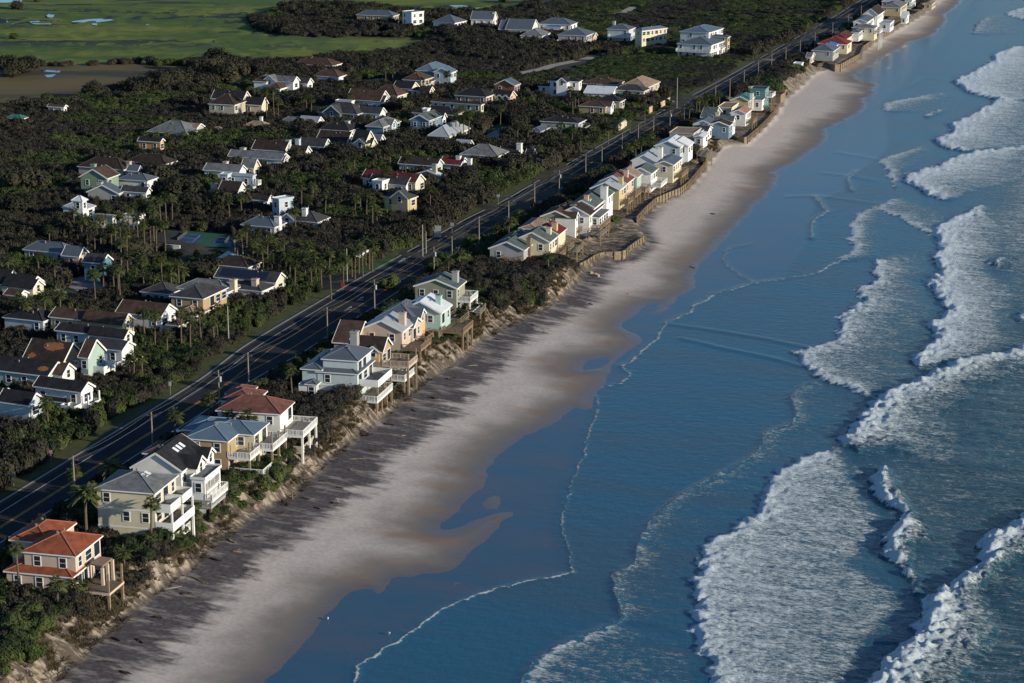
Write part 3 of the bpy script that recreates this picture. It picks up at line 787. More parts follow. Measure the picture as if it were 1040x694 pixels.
def house(label, blocks, head=None, cat="house", name="house", near=None, base=-0.3):
    b0 = blocks[0]
    E0 = un(b0[0], b0[1], b0[4])
    if head is None: head = math.degrees(road_heading(E0[1])) - 1.5
    h = math.radians(head)
    ex = np.array([math.cos(h), -math.sin(h), 0]); ey = np.array([math.sin(h), math.cos(h), 0])
    rects = []
    for b in blocks:
        P = un(b[0], b[1], b[4])
        W = max(1.5, proj_line(P, -ex, b[2])); L = max(1.5, proj_line(P, ey, b[3]))
        if d_road(P[:1], P[1:2])[0] < 0 and b[5] in 'xh': L *= 1.4
        rects.append((P, min(W, 40), min(L, 34)))
    P, W, L = rects[0]
    org = P - ex * W / 2 + ey * L / 2
    org[2] = 0
    if near is None: near = b0[1] > 300
    rnd = random.Random(label)
    root = empty(name, tuple(org), -h)
    tag(root, label, cat, "houses of the beach town")
    for b, (P, W, L) in zip(blocks, rects):
        _, _, _, _, he, rt, pitch, wk, rk = b[:9]
        if b[1] < 290 and rt in 'xh' and b[0] < 560: pitch *= 1.3
        op = b[9:] 
        r = P - org
        x1, y0 = r @ ex, r @ ey
        x0, y1 = x1 - W, y0 + L
        HOUSES.append((np.array([(org + ex * x + ey * y)[:2] for x, y in ((x0, y0), (x1, y0), (x1, y1), (x0, y1))]), he))
        o_ = .35 if rt != 'f' else .05
        a0, a1, c0, c1 = x0 + o_, x1 - o_, y0 + o_, y1 - o_
        zb = base
        for q in op:
            if q[0] == 'base': zb = q[1]
        wm, rm = wallmat(wk), roofmat(rk)
        m = MB()
        m.box((a0, c0, zb), (a1, c1, he - .02))
        if rt in 'xy':
            half = (L if rt == 'x' else W) / 2
            rise = half * pitch
            wr = rise * (half - o_) / half
            if rt == 'x':
                ym = (y0 + y1) / 2
                for xx in (a0, a1):
                    tri = [(xx, c0, he - .02), (xx, c1, he - .02), (xx, ym, he + wr)]
                    m.face(tri if xx == a1 else tri[::-1])
            else:
                xm = (x0 + x1) / 2
                for yy in (c0, c1):
                    tri = [(a0, yy, he - .02), (a1, yy, he - .02), (xm, yy, he + wr)]
                    m.face(tri if yy == c0 else tri[::-1])
        m.build("wall", wm, root)
        rf = MB(); T = .16
        if rt == 'f':
            rf.box((x0 - .1, y0 - .1, he), (x1 + .1, y1 + .1, he + .22))
            roof = rf.build("roof", rm, root)
            pm = MB()
            for A, B in (((x0-.14,y0-.14,he+.02),(x1+.14,y0-.101,he+.5)), ((x1+.101,y0-.101,he+.02),(x1+.14,y1+.101,he+.5)), ((x0-.14,y1+.101,he+.02),(x1+.14,y1+.14,he+.5)), ((x0-.14,y0-.101,he+.02),(x0-.101,y1+.101,he+.5))):
                pm.box(A, B)
            pm.build("parapet", wm, roof)
            ridge = he + .3
        elif rt in 'xy':
            if rt == 'x':
                A0, A1, B0, B1 = x0, x1, y0, y1; mp = lambda a, bb, z: (a, bb, z)
            else:
                A0, A1, B0, B1 = y0, y1, x0, x1; mp = lambda a, bb, z: (bb, a, z)
            Bm = (B0 + B1) / 2
            for Bs in (B0, B1):
                pts = [(A0, Bs, he), (A1, Bs, he), (A1, Bm, he + rise), (A0, Bm, he + rise)]
                lo = [mp(*p) for p in pts]; hi = [mp(p[0], p[1], p[2] + T) for p in pts]
                k = len(rf.v); rf.v.extend(lo + hi)
                for q in ((3,2,1,0),(4,5,6,7),(0,1,5,4),(1,2,6,5),(3,0,4,7)): rf.f.append(tuple(k + i for i in q)); rf.m.append(0)
            roof = rf.build("roof", rm, root)
            tr = MB()
            for a in (A0 - .03, A1 + .03):
                for Bs in (B0, B1):
                    tr.bar(mp(a, Bs, he + .02), mp(a, Bm, he + rise + .02), .06, .34)
            for Bs, s_ in ((B0, -1), (B1, 1)):
                tr.bar(mp(A0, Bs + s_ * .03, he + .03), mp(A1, Bs + s_ * .03, he + .03), .05, .22)
            tr.build("fascia", WHITE, roof)
            ridge = he + rise
        else:
            k_ = min(W, L) / 2
            rise = k_ * pitch
            if rt == 'p': k1 = (W / 2, L / 2)
            xa, xb = (x0 + k_, x1 - k_) if W > L else ((x0 + x1) / 2,) * 2
            ya, yb = (y0 + k_, y1 - k_) if L > W else ((y0 + y1) / 2,) * 2
            c = [(x0, y0, he), (x1, y0, he), (x1, y1, he), (x0, y1, he)]
            R1, R2 = (xa, ya, he + rise), (xb, yb, he + rise)
            if W > L:
                fs = [[c[0], c[1], R2, R1], [c[1], c[2], R2], [c[2], c[3], R1, R2], [c[3], c[0], R1]]
            else:
                fs = [[c[0], c[1], R1], [c[1], c[2], R2, R1], [c[2], c[3], R2], [c[3], c[0], R1, R2]]
            for f in fs: rf.face([p for i, p in enumerate(f) if i == 0 or p != f[i - 1]])
            rf.face([(x, y, he - .004) for x, y, z in c[::-1]])
            roof = rf.build("roof", rm, root)
            tr = MB()
            for i in range(4):
                p, q = c[i], c[(i + 1) % 4]
                tr.bar((p[0], p[1], he - .1), (q[0], q[1], he - .1), .05, .2)
            tr.build("fascia", WHITE, roof)
            hp = MB()
            for p in c: 
                e = min((R1, R2), key=lambda r_: (r_[0] - p[0]) ** 2 + (r_[1] - p[1]) ** 2)
                hp.bar((p[0], p[1], he + .04), (e[0], e[1], e[2] + .04), .22, .08)
            if R1 != R2: hp.bar((*R1[:2], R1[2] + .05), (*R2[:2], R2[2] + .05), .22, .08)
            hp.build("ridge_cap", mat("cap_" + rk, tuple(min(.8, x * 1.35 + .01) for x in RC[rk]), .7, .2), roof)
            ridge = he + rise
        # vents
        if W * L > 60 and rt != 'f':
            for _ in range(2):
                vb = MB()
                vx, vy = x0 + W * rnd.uniform(.3, .7), y0 + L * rnd.uniform(.3, .7)
                if rt == 'x': zz = he + (1 - abs(vy - (y0 + y1) / 2) / (L / 2)) * rise
                elif rt == 'y': zz = he + (1 - abs(vx - (x0 + x1) / 2) / (W / 2)) * rise
                else: zz = he + min(1, min(vx - x0, x1 - vx, vy - y0, y1 - vy) / k_) * rise
                vb.box((vx - .12, vy - .12, zz - .1), (vx + .12, vy + .12, zz + .5))
                vb.build("roof_vent", GREYWOOD, roof)
        # windows
        if not any(q[0] == 'nowin' for q in op):
            n = max(1, int(round((he - max(zb, -.3)) / 2.9)))
            for st in range(n):
                z = he - 1.35 - st * 2.85
                if z < .9: continue
                for face in 'SE':
                    ln = (a1 - a0) if face == 'S' else (c1 - c0)
                    cnt = max(1, int(ln / (3.0 if face == 'S' else 2.5)))
                    for i in range(cnt):
                        if rnd.random() < (.35 if face == 'S' else .12): continue
                        u = (i + .5) / cnt * ln
                        kd = 0 if face == 'S' else rnd.choice([0, 1, 2 if near else 1])
                        if face == 'S': put_window(root, a0 + u, c0 - .02, z, 'S', kd if u > 1 else 0, near)
                        else: put_window(root, a1 + .02, c0 + u, z - (.1 if kd == 2 else 0), 'E', kd if ln / cnt > 2.2 else 0, near)
        for q in op:
            if q[0] == 'ch':       # chimney: fraction across, fraction along, width, height above eave, colour
                _, fx, fy, w, ht, ck = q
                w *= .72; ht *= .8
                cx_, cy_ = x0 + W * fx, y0 + L * fy
                cm = MB(); cm.box((cx_ - w / 2, cy_ - w / 2, max(zb, he - 3)), (cx_ + w / 2, cy_ + w / 2, he + ht))
                cm.box((cx_ - w / 2 - .1, cy_ - w / 2 - .1, he + ht), (cx_ + w / 2 + .1, cy_ + w / 2 + .1, he + ht + .18))
                ch = cm.build("chimney", wallmat(ck), roof)
                fl = MB(); fl.box((cx_ - .2, cy_ - .2, he + ht + .18), (cx_ + .2, cy_ + .2, he + ht + .45)); fl.build("flue", DARKMETAL, root)
            elif q[0] == 'cg':     # cross gable: face, fraction along that face, width, projection, wall colour, roof colour
                _, face, fr, w, pj, ck, rk2 = q
                zr = he + w * .5 * .75
                if face == 'E':
                    yc = y0 + L * fr
                    mp = lambda a, bb, z: (a, yc + bb, z); A0, A1 = (x0 + x1) / 2, x1 + pj
                else:
                    xc = x0 + W * fr
                    mp = lambda a, bb, z: (xc + bb, -a, z); A0, A1 = -(y0 + y1) / 2, -y0 + pj
                g = MB(); wi = w / 2 - .25
                k = [mp(A1 - .3, -wi, max(zb, he - 5.5) if pj > .3 else he - 2), mp(A1 - .3, wi, max(zb, he - 5.5) if pj > .3 else he - 2), mp(A1 - .3, wi, he), mp(A1 - .3, 0, zr - .15), mp(A1 - .3, -wi, he)]
                g.face(k)
                for s_ in (-1, 1):
                    f = [mp(A0, s_ * wi, k[0][2]), mp(A1 - .3, s_ * wi, k[0][2]), mp(A1 - .3, s_ * wi, he), mp(A0, s_ * wi, he)]
                    g.face(f if s_ < 0 else f[::-1])
                gg = g.build("gable_wall", wallmat(ck), root)
                d = MB()
                for s_ in (-1, 1):
                    pts = [mp(A0, s_ * w / 2, he), mp(A1, s_ * w / 2, he), mp(A1, 0, zr), mp(A0, 0, zr)]
                    hi = [(p[0], p[1], p[2] + .15) for p in pts]
                    k2 = len(d.v); d.v.extend(pts + hi)
                    for qq in ((3,2,1,0),(4,5,6,7),(0,1,5,4),(1,2,6,5),(2,3,7,6),(3,0,4,7)): d.f.append(tuple(k2 + i for i in qq)); d.m.append(0)
                dr = d.build("gable_roof", roofmat(rk2), root)
                t2 = MB()
                for s_ in (-1, 1): t2.bar(mp(A1 + .04, s_ * w / 2, he + .04), mp(A1 + .04, 0, zr + .04), .06, .34)
                t2.build("fascia", WHITE, dr)
                c_ = mp(A1 - .28, 0, he - .25)
                put_window(root, c_[0], c_[1], c_[2], face, 0, near)
            elif q[0] == 'deck':   # face, from, to (fractions), depth, level, railing colour, post foot level
                _, face, f0, f1, dp, z, ck = q[:7]
                foot = q[7] if len(q) > 7 else None
                if face == 'E': X0, X1, Y0, Y1 = a1 + .02, a1 + dp, c0 + (c1 - c0) * f0, c0 + (c1 - c0) * f1
                elif face == 'S': X0, X1, Y0, Y1 = a0 + (a1 - a0) * f0, a0 + (a1 - a0) * f1, c0 - dp, c0 - .02
                else: X0, X1, Y0, Y1 = a0 - dp, a0 - .02, c0 + (c1 - c0) * f0, c0 + (c1 - c0) * f1
                solid = ck.startswith('!')
                rm2 = WHITE if ck.strip('!-') == 'W' else wallmat(ck.strip('!-')) if ck.strip('!-') in WC else WOOD
                m = MB(); m.box((X0, Y0, z - .25), (X1, Y1, z)); dk = m.build("deck", GREYWOOD if rm2 is WHITE else WOOD, root)
                fm = MB(); fm.box((X0, Y0 - .04, z - .34), (X1 + .04, Y0 - .004, z + .03)); fm.box((X1 + .004, Y0 - .004, z - .34), (X1 + .04, Y1, z + .03)); fm.build("fascia", rm2, dk)
                m = MB()
                edges = {'E': [((X0, Y0), (X1, Y0)), ((X1, Y0), (X1, Y1)), ((X1, Y1), (X0, Y1))], 'S': [((X0, Y1), (X0, Y0)), ((X0, Y0), (X1, Y0)), ((X1, Y0), (X1, Y1))], 'W': [((X0, Y0), (X1, Y0)), ((X0, Y0), (X0, Y1)), ((X0, Y1), (X1, Y1))]}[face]
                for p, q2 in edges:
                    ln = math.dist(p, q2)
                    if solid: m.bar((*p, z + .55), (*q2, z + .55), .1, 1.0)
                    else:
                        m.bar((*p, z + 1.0), (*q2, z + 1.0), .12, .1); m.bar((*p, z + .15), (*q2, z + .15), .06, .08)
                        nb = max(2, int(ln / .28))
                        for i in range(nb + 1):
                            u = i / nb; x, y = p[0] + (q2[0] - p[0]) * u, p[1] + (q2[1] - p[1]) * u
                            w_ = .14 if i % 6 == 0 else .07
                            m.box((x - w_ / 2, y - w_ / 2, z), (x + w_ / 2, y + w_ / 2, z + 1.0))
                if ck[0] != '-': m.build("railing", rm2, dk)
                if foot is not None:
                    npst = max(2, int((Y1 - Y0 if face != 'S' else X1 - X0) / 3.2) + 1)
                    for i in range(npst):
                        u = i / (npst - 1)
                        if face == 'E': x, y = X1 - .2, Y0 + .2 + (Y1 - Y0 - .4) * u
                        elif face == 'S': x, y = X0 + .2 + (X1 - X0 - .4) * u, Y0 + .2
                        else: x, y = X0 + .2, Y0 + .2 + (Y1 - Y0 - .4) * u
                        wp = org + ex * x + ey * y
                        gz = ground_z(wp[0], wp[1]) - .6
                        tall = q[8] if len(q) > 8 else z
                        pm = MB(); pm.box((x - .17, y - .17, gz), (x + .17, y + .17, z - .255)); 
                        if tall > z: pm.box((x - .13, y - .13, z + .002), (x + .13, y + .13, tall))
                        pm.build("post", WHITE if (rm2 is WHITE and foot == 'w') else PALEWOOD if foot == 'p' else WOOD, root)
            elif q[0] == 'sky':
                m = MB()
                for i in range(q[1]):
                    fx = .62; xx = x0 + W * .66; yy = y0 + L * (.45 + .12 * i)
                    zz = he + (x1 - xx) / (W / 2) * rise if rt != 'x' else he + .6
                    dz = -pitch
                    m.face([(xx - .5, yy - .4, zz + .22 - dz * .5), (xx + .5, yy - .4, zz + .22 + dz * .5), (xx + .5, yy + .4, zz + .22 + dz * .5), (xx - .5, yy + .4, zz + .22 - dz * .5)])
                m.build("skylight", mat("skylight_plastic", (.8, .82, .85), .3, .02), roof)
            elif q[0] == 'solar':
                m = MB(); ym = (y0 + y1) / 2
                for i in range(int(W * .8 / 1.1)):
                    for j in range(3):
                        xx = x0 + W * .08 + i * 1.1; t0 = .15 + j * .25
                        ya_, yb_ = y0 + (ym - y0) * t0, y0 + (ym - y0) * (t0 + .23)
                        m.face([(xx, ya_, he + rise * t0 + .25), (xx + 1.02, ya_, he + rise * t0 + .25), (xx + 1.02, yb_, he + rise * (t0 + .23) + .25), (xx, yb_, he + rise * (t0 + .23) + .25)])
                m.build("solar_panel", mat("solar_cell", (.02, .03, .06), .15, .1), roof)
            elif q[0] == 'band':   # trim bands round the walls
                m = MB()
                for z in q[1:]:
                    m.box((a0 - .06, c0 - .06, z), (a1 + .06, c0 - .003, z + .22)); m.box((a1 + .003, c0 - .003, z), (a1 + .06, c1, z + .22))
                m.build("trim_band", WHITE, root)
            elif q[0] == 'patch':  # bare underlay where shingles were torn off
                for f0, f1, g0, g1 in q[1:]:
                    m = MB(); N = 9; ym = (y0 + y1) / 2
                    ring = []
                    for i in range(22):
                        a = 2 * math.pi * i / 22; rr = rnd.uniform(.75, 1.1)
                        fx = (f0 + f1) / 2 + (f1 - f0) / 2 * math.cos(a) * rr; gy = min(.97, max(.03, (g0 + g1) / 2 + (g1 - g0) / 2 * math.sin(a) * rr))
                        ring.append((x0 + W * fx, y0 + (ym - y0) * gy, he + rise * gy + .185))
                    m.face(ring)
                    m.build("torn_shingle_patch", mat("bare_underlay", (.30, .12, .045), .85, .3, 1.2), roof)
    return root
H = house
# --- ocean side, front row
H("pink stucco house with red tiled hip roofs and brown ocean deck, nearest of all", [
  (77.4,565.4,21,104.8,5.4,'h',.42,'PK','RT',('base',-1)),
  (74,586.8,3,93,2.7,'h',.32,'PK','RT',('base',-2.5),('deck','E',.1,1.0,5.5,.4,'-PK','p',3.2)),
  (50,552,8.5,78,5.0,'h',.40,'PK','RT',('nowin',))], 14)
def terrace_roof():
    pass
H("three storey cream house with a grey hip roof and a palm against its wall", [
  (157.7,501.5,95,181.5,7.8,'h',.36,'CR','GY',('base',-2.5),('band',4.6,1.7),('sky',2),('deck','E',0,.45,2.6,5.0,'!W'),('deck','E',.55,1,2.6,5.0,'!W'),('deck','E',0,1.0,2.9,2.0,'!W','w',4.7),('deck','E',0,1,2.2,-.6,'W','w'))], 13.5)
H("white gabled house with near black roof and small skylights beside the cream house", [
  (185,480,132,211,5.8,'y',.62,'W','DK',('base',-2.5),('cg','E',.38,4.2,1.8,'W','DK'),('cg','E',.85,3.6,1.4,'W','DK'),('sky',3),('deck','E',.05,.6,4.0,2.8,'GR','w'),('deck','E',.0,.6,5.0,.2,'GR','w')),
  (208,488,194,224,4.6,'f',.1,'W','GY',('base',-3),('deck','E',0,1,1.2,1.2,'W')),
  (166,462,144,182,3.0,'h',.4,'W','BR')], 14)
H("tan house with standing seam blue metal roofs and stacked wooden ocean decks", [
  (232,448.6,186,254,5.9,'h',.34,'TN','BM',('base',-3),('deck','E',.0,.5,4.0,3.0,'W','p',5.8),('deck','E',0,.9,6.2,.2,'W','p')),
  (258,442,205,274,5.9,'h',.30,'CR','BM',('base',-3),('deck','E',0,1,3.5,3.4,'W','p',5.7)),
  (222,439,184,240,5.2,'h',.3,'TN','BM',('nowin',))], 14)
H("white house with a dark red tiled hip roof and white columned veranda", [
  (285.4,421,218.5,299.5,6.3,'h',.5,'W','RB',('base',-3),('deck','E',-.15,1,4.5,2.8,'W','w'),('deck','E',0,.9,4,-.5,'!BG','w')),
  (258,409,222,272,6.0,'h',.4,'W','RB',('nowin',)), (252,401,228,262,5.4,'h',.4,'W','RB',('nowin',))], 12)
H("pale blue house of three tiers under blue grey metal hip roofs", [
  (364.2,367,325.6,379,6.9,'h',.46,'LB','SL',('base',-2)),
  (364,380.2,320,381,4.7,'h',.3,'LB','SL',('base',-2.5),('band',2.0),('deck','E',.1,1,3.8,2.3,'!W','p'),('deck','E',-.1,.9,4.2,-.3,'W','p')),
  (327,376,304.5,352,5.0,'h',.35,'LB','SL'), (322,391,309,330,2.6,'h',.4,'LB','SL',('deck','W',0,1,1.6,1.4,'!W'))], 14)
H("brown shingled house with stone chimney and sagging decks on tall posts", [
  (389,358.5,352,399,4.6,'x',.75,'TN','DB',('base',-2.5),('ch',.2,.1,2.0,4.6,'GR'),('cg','S',.72,3,.2,'PE','DB'),('deck','E',0,1,5.5,2.0,'PK','p',4.5),('deck','E',-.2,1,5,-.5,'W','p')),
  (362,350,337,380,3.0,'x',.6,'TN','BR')], 15)
H("pink gabled house with pale grey roof and square pink chimney", [
  (409.2,337.8,365,421,4.8,'y',.45,'PK','LG',('base',-2.5),('ch',.86,.5,1.8,3.8,'PK'),('deck','E',0,1,4,1.2,'WD','p')),
  (420,334,408,429,4.2,'x',.5,'PK','GG',('base',-2))], 15)
H("blue grey hip roofed house with pinkish dormer between pink and turquoise houses", [
  (421.5,325.5,381,439,5.0,'h',.55,'PK','SL',('base',-2.5),('cg','E',.35,3.8,.6,'PE','SL'),('deck','E',.1,.9,2.4,.3,'WD','p'))], 15)
H("turquoise house with a bright white metal roof and turquoise chimney", [
  (448.5,319,404,459.5,4.8,'y',.48,'TQ','WH',('base',-2.5),('ch',.80,.55,1.6,3.4,'TQ'),('deck','E',0,1,5,.9,'WD','p'))], 15)
H("olive green gabled house with dark roof, last before the scrubby gap", [
  (464.5,293.8,419.6,474,5.5,'y',.36,'OL','GG',('base',-2),('ch',.84,.55,1.8,3.6,'GR'),('deck','E',.1,1,3,2.6,'W','w'),('deck','E',-.1,1,4,-.2,'W','p'))], 14.5)
# --- ocean side, second group
H("grey shingle cottage with green grey roof at near end of the cottage row", [
  (532.8,255,495.8,543,3.3,'y',.42,'GR','GG',('deck','S',.45,1,2.5,1.0,'WD'),('ch',.98,.5,1.4,2.6,'WD')),
  (529,248,505,541,3.4,'y',.5,'W','GG')], 15.5)
H("cream cottage with green grey roof and cream chimney, second in the cottage row", [
  (558.8,246.7,521,567.5,4.1,'y',.48,'CR','GG',('base',-1.5),('ch',.8,.7,1.6,3,'CR'),('deck','E',.1,.9,2.4,.3,'WD','p'))], 15.5)
H("cottage with chocolate brown roof and peach chimney beside the cream cottage", [
  (568,239,538,576,4.1,'y',.5,'CR','MR',('base',-1.5),('ch',.78,.25,1.8,3.2,'PE'),('deck','E',.1,.9,2.4,.3,'WD','p')),
  (546,233,526,560,3.0,'h',.2,'TN','TN',('nowin',))], 15.5)
H("olive sided cottage with rust brown roof and olive chimney", [
  (579.5,222,548.4,590,4.0,'y',.42,'OL','BR',('base',-1.5),('ch',.92,.5,1.7,3,'OL'),('cg','E',.15,3.6,1.5,'W','BR'),('deck','E',.1,.9,2.4,.3,'WD','p'))], 15.5)
H("white cottage with brown roof and a glazed sun room facing the sea", [
  (599.6,219.6,566,614,4.1,'y',.5,'W','DB',('base',-1.5),('ch',.7,.55,1.6,3.2,'PB'),('deck','E',.1,.9,2.4,.3,'WD','p')),
  (609.5,221,598,619,3.2,'h',.25,'W','SL')], 15.5)
H("tall white house with a broad white chimney on its ocean face", [
  (604.5,211.5,577,624,5.1,'y',.5,'W','GG',('base',-1.5),('ch',.97,.5,2.4,4.4,'W'),('ch',.6,.1,1.5,3.4,'PE'))], 15.5)
H("yellow gabled cottage with pale grey roof and yellow chimney", [
  (629.7,193.6,598.7,637,4.1,'y',.46,'YL','LG',('base',-1.5),('ch',.86,.7,1.7,3.2,'YL'),('deck','E',.1,.9,2.4,.3,'WD','p'))], 16)
H("pinkish cottage with dark red roof and pink chimney", [
  (637,187,607,645,4.1,'y',.5,'PK','RB',('base',-1.5),('ch',.8,.6,1.6,3.4,'PK'),('deck','E',.1,.9,2.4,.3,'WD','p'))], 16)
H("cottage with tan roof and pale green ocean wall", [
  (647.7,181,620,653,4.0,'y',.5,'MT','TN',('base',-1.5),('deck','E',.1,.9,2.4,.3,'WD','p'))], 16)
H("white cottage with sage grey roof in the middle of the cottage row", [
  (662,177,638,669,4.0,'y',.46,'W','GG',('base',-1.5),('deck','E',0,1,3,.4,'W','p'))], 16)
H("white cottage with white roof and narrow white chimney", [
  (666.8,165,640.5,676,4.4,'y',.5,'W','LG',('base',-1.5),('ch',.98,.45,1.8,4.2,'W'),('deck','E',0,1,3,1.2,'W','p'))], 16)
H("cream cottage with slate blue roof below the pale blue house", [
  (684.5,168.2,664,693.5,3.9,'y',.36,'CR','SL',('base',-1.5),('deck','E',.1,.9,2.4,.3,'WD','p'))], 16)
H("big pale blue gabled house with white roof at the far end of the cottage row", [
  (691.5,150,664,700,4.9,'y',.42,'PB','WH',('base',-1)), (699.8,149,677,705,4.6,'y',.5,'W','WH')], 16.5)
H("plain beige flat roofed house behind the white roofed house", [(704,137,680,712,3.8,'f',.1,'BG','TN')], 17)
H("small white shed roofed house beside the beige block", [(715,140,704,720,3.3,'y',.3,'W','WH'), (712,134,701,722,3.2,'h',.3,'W','SL')], 17)
# --- ocean side, third group
H("low white gabled cottage with a small window above the sea wall corner", [(724,127.5,703.5,732,3.4,'y',.42,'W','SL',('base',-1)), (719,134,702,724,2.7,'x',.3,'W','CH')], 17)
H("blue boarded cottage with dark brown roof ridge", [(741,128.3,719,745,3.4,'y',.35,'BL','DB',('base',-1))], 17)
H("cottage with broad dark green roof and cream chimney", [(745,123.9,724,748,3.6,'x',.6,'W','GG',('base',-1),('ch',.15,.5,1.8,3,'CR')), (726,120,711,734,2.8,'x',.4,'GR','GG')], 17)
H("white cottage with salmon pink roof", [(758,115.9,741,764,3.4,'y',.42,'W','PKR',('base',-1),('deck','E',.1,.9,2.4,.3,'WD','p'))], 17)
H("small flat tan roofed cottage inland of the salmon pink roof", [(743,110.5,729,750,3.2,'f',.1,'CR','TN')], 17)
H("yellow gabled cottage with teal edged roof", [(761,103,741.3,767,3.5,'y',.42,'YL','TG',('base',-1),('ch',1.02,.3,1.6,2.8,'W'))], 17)
H("teal tower house on tall posts with a flat dark roof", [(777.3,91.7,762,781,5.9,'f',.1,'TE','CH',('base',-1),('ch',-.05,.2,1.6,1,'YL'),('deck','E',0,1,2.5,3.6,'W','p')), (774,103,764,779,2.5,'f',.1,'W','GY',('base',-1))], 17)
H("open shelter with a low brown roof on the dune", [(793,97.5,777.5,798,2.5,'f',.1,'WD','BR',('nowin',))], 20, cat="shelter", name="shelter")
# --- ocean side, far group
H("small cream cabin at the near end of the far ocean row", [(824.3,58.5,818,828,2.3,'x',.4,'CR','GY')], 19)
H("long low white shed in scrub near the far sea wall", [(814,65.5,806,816,1.6,'f',.1,'W','WH',('nowin',))], 19, cat="shed", name="shed")
H("grey house patched with a bright blue roof tarpaulin", [(846.7,52.2,824,853,3.3,'h',.45,'GR','SL',('base',-1)), (848,47.5,834,852,3.4,'h',.4,'W','BT',('nowin',))], 18)
H("cream house under a broad bright red roof", [(861,45.3,830,866,3.3,'h',.4,'CR','RD',('base',-1)), (860,40,842,866,3.6,'h',.45,'CR','MR',('nowin',))], 18)
H("house with low brown roof behind the red roof", [(863,37,846,869,3.3,'h',.3,'BG','BR')], 18)
H("large cream house with arcaded ocean front and grey roof", [(888.6,28.8,865,892,4.8,'h',.25,'CR','GY',('base',-1),('deck','E',0,1,2.5,2.8,'W','w')), (873,33,864,880,3.9,'h',.4,'W','SL')], 18)
H("white house with tall brown gable in the far ocean row", [(892,15.8,876,899,5.1,'y',.8,'W','DB',('base',-1)), (904,24.5,893,908,3.6,'f',.1,'W','LG'), (881,23,866,890,3.9,'y',.4,'W','SL')], 18)
H("yellowish house with grey hip roof in the far ocean row", [(915,8,895,922,4.1,'h',.4,'YL','GY'), (909,2,895,917,4.3,'h',.4,'CR','LG')], 18)
H("tiny white cottage on the dune of the far ocean row", [(921,18.5,914.5,924,2.7,'x',.5,'W','WH')], 18)
H("white house partly cut off by the top edge of the view", [(926,2,919,931,3.5,'x',.5,'W','LG')], 18)
H("pale yellow roofed cottage farthest along the dune", [(947,4.3,938,951,2.8,'h',.3,'YL','TN')], 18)
# --- beyond the scrub, at the marsh edge
H("long blue grey roofed house at marsh edge, leftmost on that ridge", [(399,16.5,361.5,404,5.5,'h',.4,'TN','SL',('deck','E',0,1,3,2,'BG')), (388,19,372,395,4,'f',.1,'CR','TN')], 20)
H("square white three storey house by the marsh", [(418,13.5,408.5,430.5,8.5,'f',.1,'W','GY')], 48)
H("white bungalow with blue grey hip roof among marsh edge trees", [(462,23.5,439,471,4.6,'h',.4,'W','SL')], 28)
H("white house with blue roof and two white chimneys", [(501,20.6,477.5,504.5,5,'x',.6,'W','SL',('ch',.2,.6,1.6,3.8,'W'),('ch',.95,.4,1.6,3.8,'W'),('deck','S',0,1,2,.5,'W'))], 14)
H("house with two low grey gables at right of the two chimneyed house", [(519,30.5,506,524,4,'x',.5,'GR','SL'), (551,37,528,557,4.4,'h',.4,'W','GY'), (540,31,513,546,4.2,'x',.45,'W','SL')], 16)
H("house with broad pale blue grey hip roof and blue tarpaulin", [(580,25.5,546,585,6,'h',.45,'W','SL'), (570,27.8,553,575,5,'h',.3,'W','BT',('nowin',))], 18)
H("grey pillared house with pink gable end in front of tarpaulined house", [(596,36.5,566,602.5,5.6,'h',.4,'GR','SL',('deck','S',0,1,2.5,2.4,'W')), (603,38,592,606,4,'x',.5,'PE','GY')], 18)
H("pale blue hip roofed house on the scrub ridge", [(639,30.5,616,644,6,'h',.4,'LB','SL',('deck','S',.1,1,2.2,2.8,'W'),('ch',.15,.6,1.5,3.5,'PB'))], 20)
H("tall cream house lit on its seaward face, beside the pale blue one", [(652,31.5,644,671,7.6,'h',.4,'CR','BM')], 46)
H("large white and yellow villa of several blocks on the scrub", [(723,46,687,733,6.0,'h',.3,'W','SL',('deck','S',0,1,2,3,'W'),('ch',.65,.6,1.6,4.8,'W')), (739.5,38,721,741.5,7.6,'h',.4,'YL','SL'), (720,33.5,690,731,8,'h',.3,'W','BM'), (734,49.5,728,737,3.2,'y',.6,'W','LG')], 24)
# --- west side, far streets
H("white house with small hipped brown roofs like huts", [(271,83.3,256.5,277,4.8,'h',.5,'W','BR'), (284.8,90.5,270,291,3,'h',.5,'W','BR')], 20)
H("white house with long grey roof and bright end gable", [(298,84,266.5,303,4.8,'x',.55,'W','GY',('cg','S',.28,6,1.5,'W','GY'))], 24)
H("dark roofed house with small white gable behind the palms", [(312.5,85.5,299,317,3.6,'x',.6,'W','CH')], 24)
H("tan stucco house with black brown hip roof and white windows", [(238.4,106.8,211,247,5.4,'h',.5,'BG','DB'), (247,102,214,253,5.4,'x',.6,'CR','DK')], 18)
H("dark roofed house with pale garage and white east gable beside the tan stucco house", [(266,107.5,247,271,4,'x',.7,'CR','DK')], 20)
H("low tan hip roof with a white chimney sunk in scrub", [(270,128.8,247,275,2.6,'h',.4,'TN','TN',('ch',.62,.6,1.2,3.2,'W'))], 20)
H("grey roofed bungalow with a white gable, scrub all round", [(321,125.6,284,326,2.8,'h',.45,'W','GY',('cg','E',.5,5,.5,'W','LG'))], 24)
H("low brown grey roof alone in the scrub, smallest there", [(225,132.8,212,229,2.4,'h',.35,'BG','TN')], 20)
H("brown roofed house with white end wall near the marsh trees", [(344,78.3,318,350,3.6,'h',.5,'W','BR'), (337.6,67,297,345,3.4,'h',.4,'W','BR')], 22)
H("large red brown roofed house with a pyramid roof and white dormers", [(404,97.6,377,411.5,4.6,'h',.62,'CR','BR'), (386,103.5,351,394,4.2,'x',.6,'CR','BR',('cg','E',.3,5,1.5,'W','BR'),('ch',.35,.6,1.8,2.6,'PB'))], 24)
